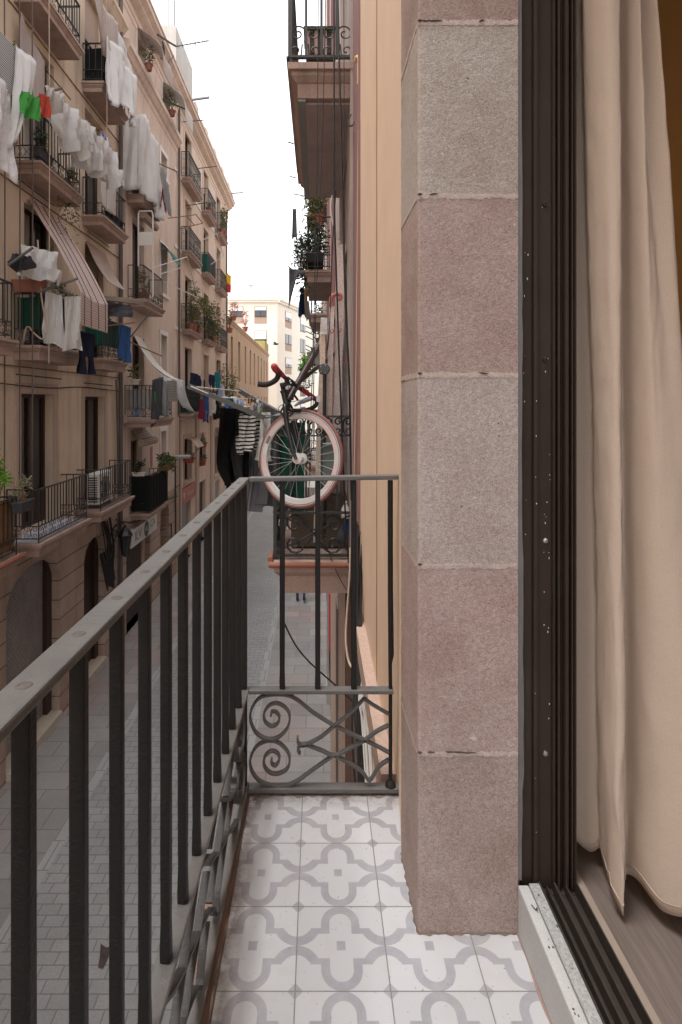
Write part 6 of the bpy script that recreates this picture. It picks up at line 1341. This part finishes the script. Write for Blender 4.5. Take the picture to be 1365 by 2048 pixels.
# right side, upper balcony and beyond
cr = thing('planter', 'dark wooden planter hung on the scrolled upper balcony railing', 'planter', P(640,110,5.2))
A, B = P(612,62,5.2), P(672,106,5.2)
mb = MB(); mb.box(A.x,B.x,5.2,5.45,B.z,A.z); mb.build('box', woodd, cr)
mb = MB()
for k in range(4): x = A.x+.02+k*(B.x-A.x-.04)/3; mb.box(x-.018,x+.018,5.185,5.199,B.z-.02,A.z+.0)
mb.build('slat', M('pink_slat', (.40,.26,.22), var=.2), cr); mb = MB(); mb.box(A.x-.02,B.x+.02,5.17,5.47,A.z+.001,A.z+.03); mb.build('rim', M('green_rim', (.07,.09,.04)), cr)
for i, (x0, x1, y, Yd) in enumerate([(577,588,284,5.2),(582,594,353,5.8),(588,606,388,6.0)]):
    pole('pole', ['first wire stub sticking out of the upper balcony edge','second wire stub below it on the upper balcony edge','lowest wire stub at the far corner of the upper balcony'][i], P(x0-2,y-1,Yd), P(x1,y+3,Yd), .006, iron, 'wire')
plant('plant', 'bushy plant in a clay pot on top of the far balcony railing', P(632,462,9.9), (.16,.3,.22), 420, .06, leaf2, pot=(.15,.26), seed=201)
plant('plant', 'dense green plants filling the balcony below the bushy potted plant', P(630,536,10.2), (.2,.7,.42), 750, .06, leaf3, box=(.3,1.2,.12), potm=dgreyc, seed=202)
plant('plant', 'dark climbing plant spilling over the street side of the far balcony', P(606,545,10.2), (.16,.7,.5), 560, .06, leaf3, seed=203, droop=.4, stems=12)
plant('plant', 'yellowish ornamental plants on the grey slab balcony further down', P(640,690,20.6), (.18,.7,.6), 300, .1, leaf2, pot=(.15,.25), seed=204)
plant('plant', 'bright lime green plant hanging by the grey slab balcony', P(613,735,17), (.18,.3,.2), 200, .08, leaf4, seed=205, stems=3)
plant('plant', 'soft green plant below the bright lime green plant', P(618,775,17), (.2,.3,.35), 180, .09, leaf1, seed=206, stems=3)
mb = MB(); q0, q1 = P(616,706,17), P(638,728,17); mb.box(q0.x, q1.x+.1, 16.9, 18.2, q1.z, q0.z); mb.box(q0.x-.03, q1.x+.1, 16.87, 18.23, q0.z, q0.z+.03); single(mb, 'planter', 'long pale grey planter beside the lime green plant', 'planter', conc)
cloth('banner', 'narrow dark cloth hanging from a pole above the far balcony plants', 'cloth', [P(586,415,8.8), P(593,415,8.8)], .48, dgreyc, folds=1, amp=.02, taper=1.6, seed=210)
pole('pole', 'thin rod crossing the foot of the narrow dark cloth', P(582,471,8.8), P(603,468,8.8), .006, iron)
cloth('cloth', 'long dark cloth hung on a slanting pole out from the far balcony', 'cloth', [P(578,535,9.5), P(590,536,9.5), P(608,540,9.6)], lambda u: .68*max(.12,(1-u*1.7)) if u < .52 else .10, dgreyc, folds=2, amp=.03, seed=211)
pole('pole', 'slanting clothes pole carrying the long dark cloth', P(577,532,9.5), P(612,562,10.0), .010, iron)
for i, (x0, x1, y0, h_, m_, lb) in enumerate([(598,604,588,.38,M('bright_blue_cloth', (.02,.22,.60), rough=.9),'bright blue cloth hanging under the far balcony'),(602,609,572,.50,navyc,'navy cloth in front of the bright blue one'),(610,615,575,.52,cloth_mat('tan_cloth', (.42,.29,.18), .2),'tan cloth at the edge of the far balcony'),(613,619,600,.34,greyc,'grey shirt hanging lowest under the far balcony')]):
    cloth('cloth', lb, 'laundry', [P(x0,y0,9.6), P(x1,y0+1,9.75)], h_, m_, 'clothes under the far balcony', folds=1, amp=.015, taper=1.2, seed=212+i)
for i, y in enumerate([652,662,672,690,698]): pole('rod', ['topmost thin clothes rod on the grey slab balcony','second thin clothes rod from the top','third thin clothes rod from the top','fourth thin clothes rod from the top','lowest thin clothes rod on the grey slab balcony'][i], P(612,y,15), P(628,y+8,15), .012, iron, 'rod')
# dark cloth strips on the balcony corner, street litter
bd = thing('bird', 'small dark bird flying before the cream apartment block', 'bird', P(552,688,45))
mb = MB(); c = P(552,688,45); mb.tube([c+Vector((-.25,0,.02)), c+Vector((-.1,0,0)), c+Vector((.1,0,0)), c+Vector((.22,0,.04))], [.02,.07,.08,.03], 8); mb.build('body', iron, bd, smooth=True)
for s_ in (1,-1): mb = MB(); mb.add([c+Vector((.05,0,.03)), c+Vector((-.08,0,.03)), c+Vector((-.2,s_*.35,.14)), c+Vector((-.05,s_*.55,.12)), c+Vector((.05,s_*.3,.1))], [(0,1,2,3,4)]); mb.build('wing', iron, bd)
mb = MB(); q = Vector((-2.36,6.25,ZG+.002)); mb.add([q+Vector((-.07,.16,.015)), q+Vector((.01,.10,.03)), q+Vector((.07,.13,.005)), q+Vector((-.03,.03,.01)), q+Vector((.02,.02,.035)), q+Vector((.07,-.01,.005)), q+Vector((.0,-.10,.002)), q+Vector((.06,-.12,.01))], [(0,1,4,3),(1,2,5,4),(3,4,7,6),(4,5,7)])
single(mb, 'litter', 'scrap of brown paper lying on the pavers', 'litter', M('brown_paper', (.075,.055,.05), var=.5, vscale=14))
# passer-by under the bicycle balcony
pr = bpy.data.meshes.new('person'); po = bpy.data.objects.new('person', pr); C.objects.link(po); po.location = (-.52, 17.4, ZG)
tag(po, 'person in blue jeans and black shoes walking away under the bicycle balcony', 'person')
J = {'pel':(0,0,.95,.15),'wai':(0,.01,1.12,.135),'che':(0,.02,1.33,.165),'nec':(0,.02,1.49,.06),'hea':(0,.03,1.60,.085),'top':(0,.03,1.70,.075),
 'lh':(-.09,0,.90,.085),'lk':(-.10,.06,.50,.06),'la':(-.10,-.06,.10,.042),'lt':(-.10,.09,.05,.035),'rh':(.09,0,.90,.085),'rk':(.10,.12,.52,.06),'ra':(.11,-.20,.20,.042),'rt':(.11,-.12,.06,.033),
 'ls':(-.19,.02,1.42,.06),'le':(-.25,-.04,1.15,.045),'lw':(-.26,.05,.92,.033),'lf':(-.26,.08,.84,.03),'rs':(.19,.02,1.42,.06),'re':(.25,.02,1.15,.045),'rw':(.26,.12,.94,.033),'rf':(.26,.16,.87,.03)}
E_ = [('pel','wai'),('wai','che'),('che','nec'),('nec','hea'),('hea','top'),('pel','lh'),('lh','lk'),('lk','la'),('la','lt'),('pel','rh'),('rh','rk'),('rk','ra'),('ra','rt'),('che','ls'),('ls','le'),('le','lw'),('lw','lf'),('che','rs'),('rs','re'),('re','rw'),('rw','rf')]
K = list(J); pr.from_pydata([J[k][:3] for k in K], [(K.index(a), K.index(b_)) for a, b_ in E_], [])
po.modifiers.new('skin', 'SKIN'); po.modifiers.new('sub', 'SUBSURF').levels = 2; po.modifiers['sub'].render_levels = 2
for i, k in enumerate(K): pr.skin_vertices[0].data[i].radius = (J[k][3], J[k][3]); pr.skin_vertices[0].data[i].use_root = (i == 0)
mm, t, b = base_mat('walker_clothes'); tc = t.nodes.new('ShaderNodeTexCoord'); sp_z = t.nodes.new('ShaderNodeSeparateXYZ'); L(t, tc.outputs['Object'], sp_z.inputs[0])
z_ = sp_z.outputs[2]; c = mixc(t, math_(t, 'GREATER_THAN', z_, .10), (.015,.015,.017), (.03,.05,.13)); c = mixc(t, math_(t, 'GREATER_THAN', z_, .97), c, (.06,.06,.07)); c = mixc(t, math_(t, 'GREATER_THAN', z_, 1.5), c, (.40,.25,.18))
L(t, c, b.inputs['Base Color']); b.inputs['Roughness'].default_value = .85; pr.materials.append(mm)
ORG[po.name] = Vector(po.location)
mb = MB(); mb.ball(Vector(po.location)+Vector((0,.02,1.66)), .115, 12, (.85,1.0,1.0)); mb.build('hair', woodd, po, smooth=True)
for x, y0, z in ((-.10,-.06,.0),(.11,-.24,.06)):
    mb = MB(); o_ = Vector(po.location); mb.ball(o_+Vector((x,y0+.1,z+.045)), .05, 10, (.9,2.6,.9)); mb.build('shoe', M('black_shoe', (.012,.012,.013), rough=.5), po, smooth=True)
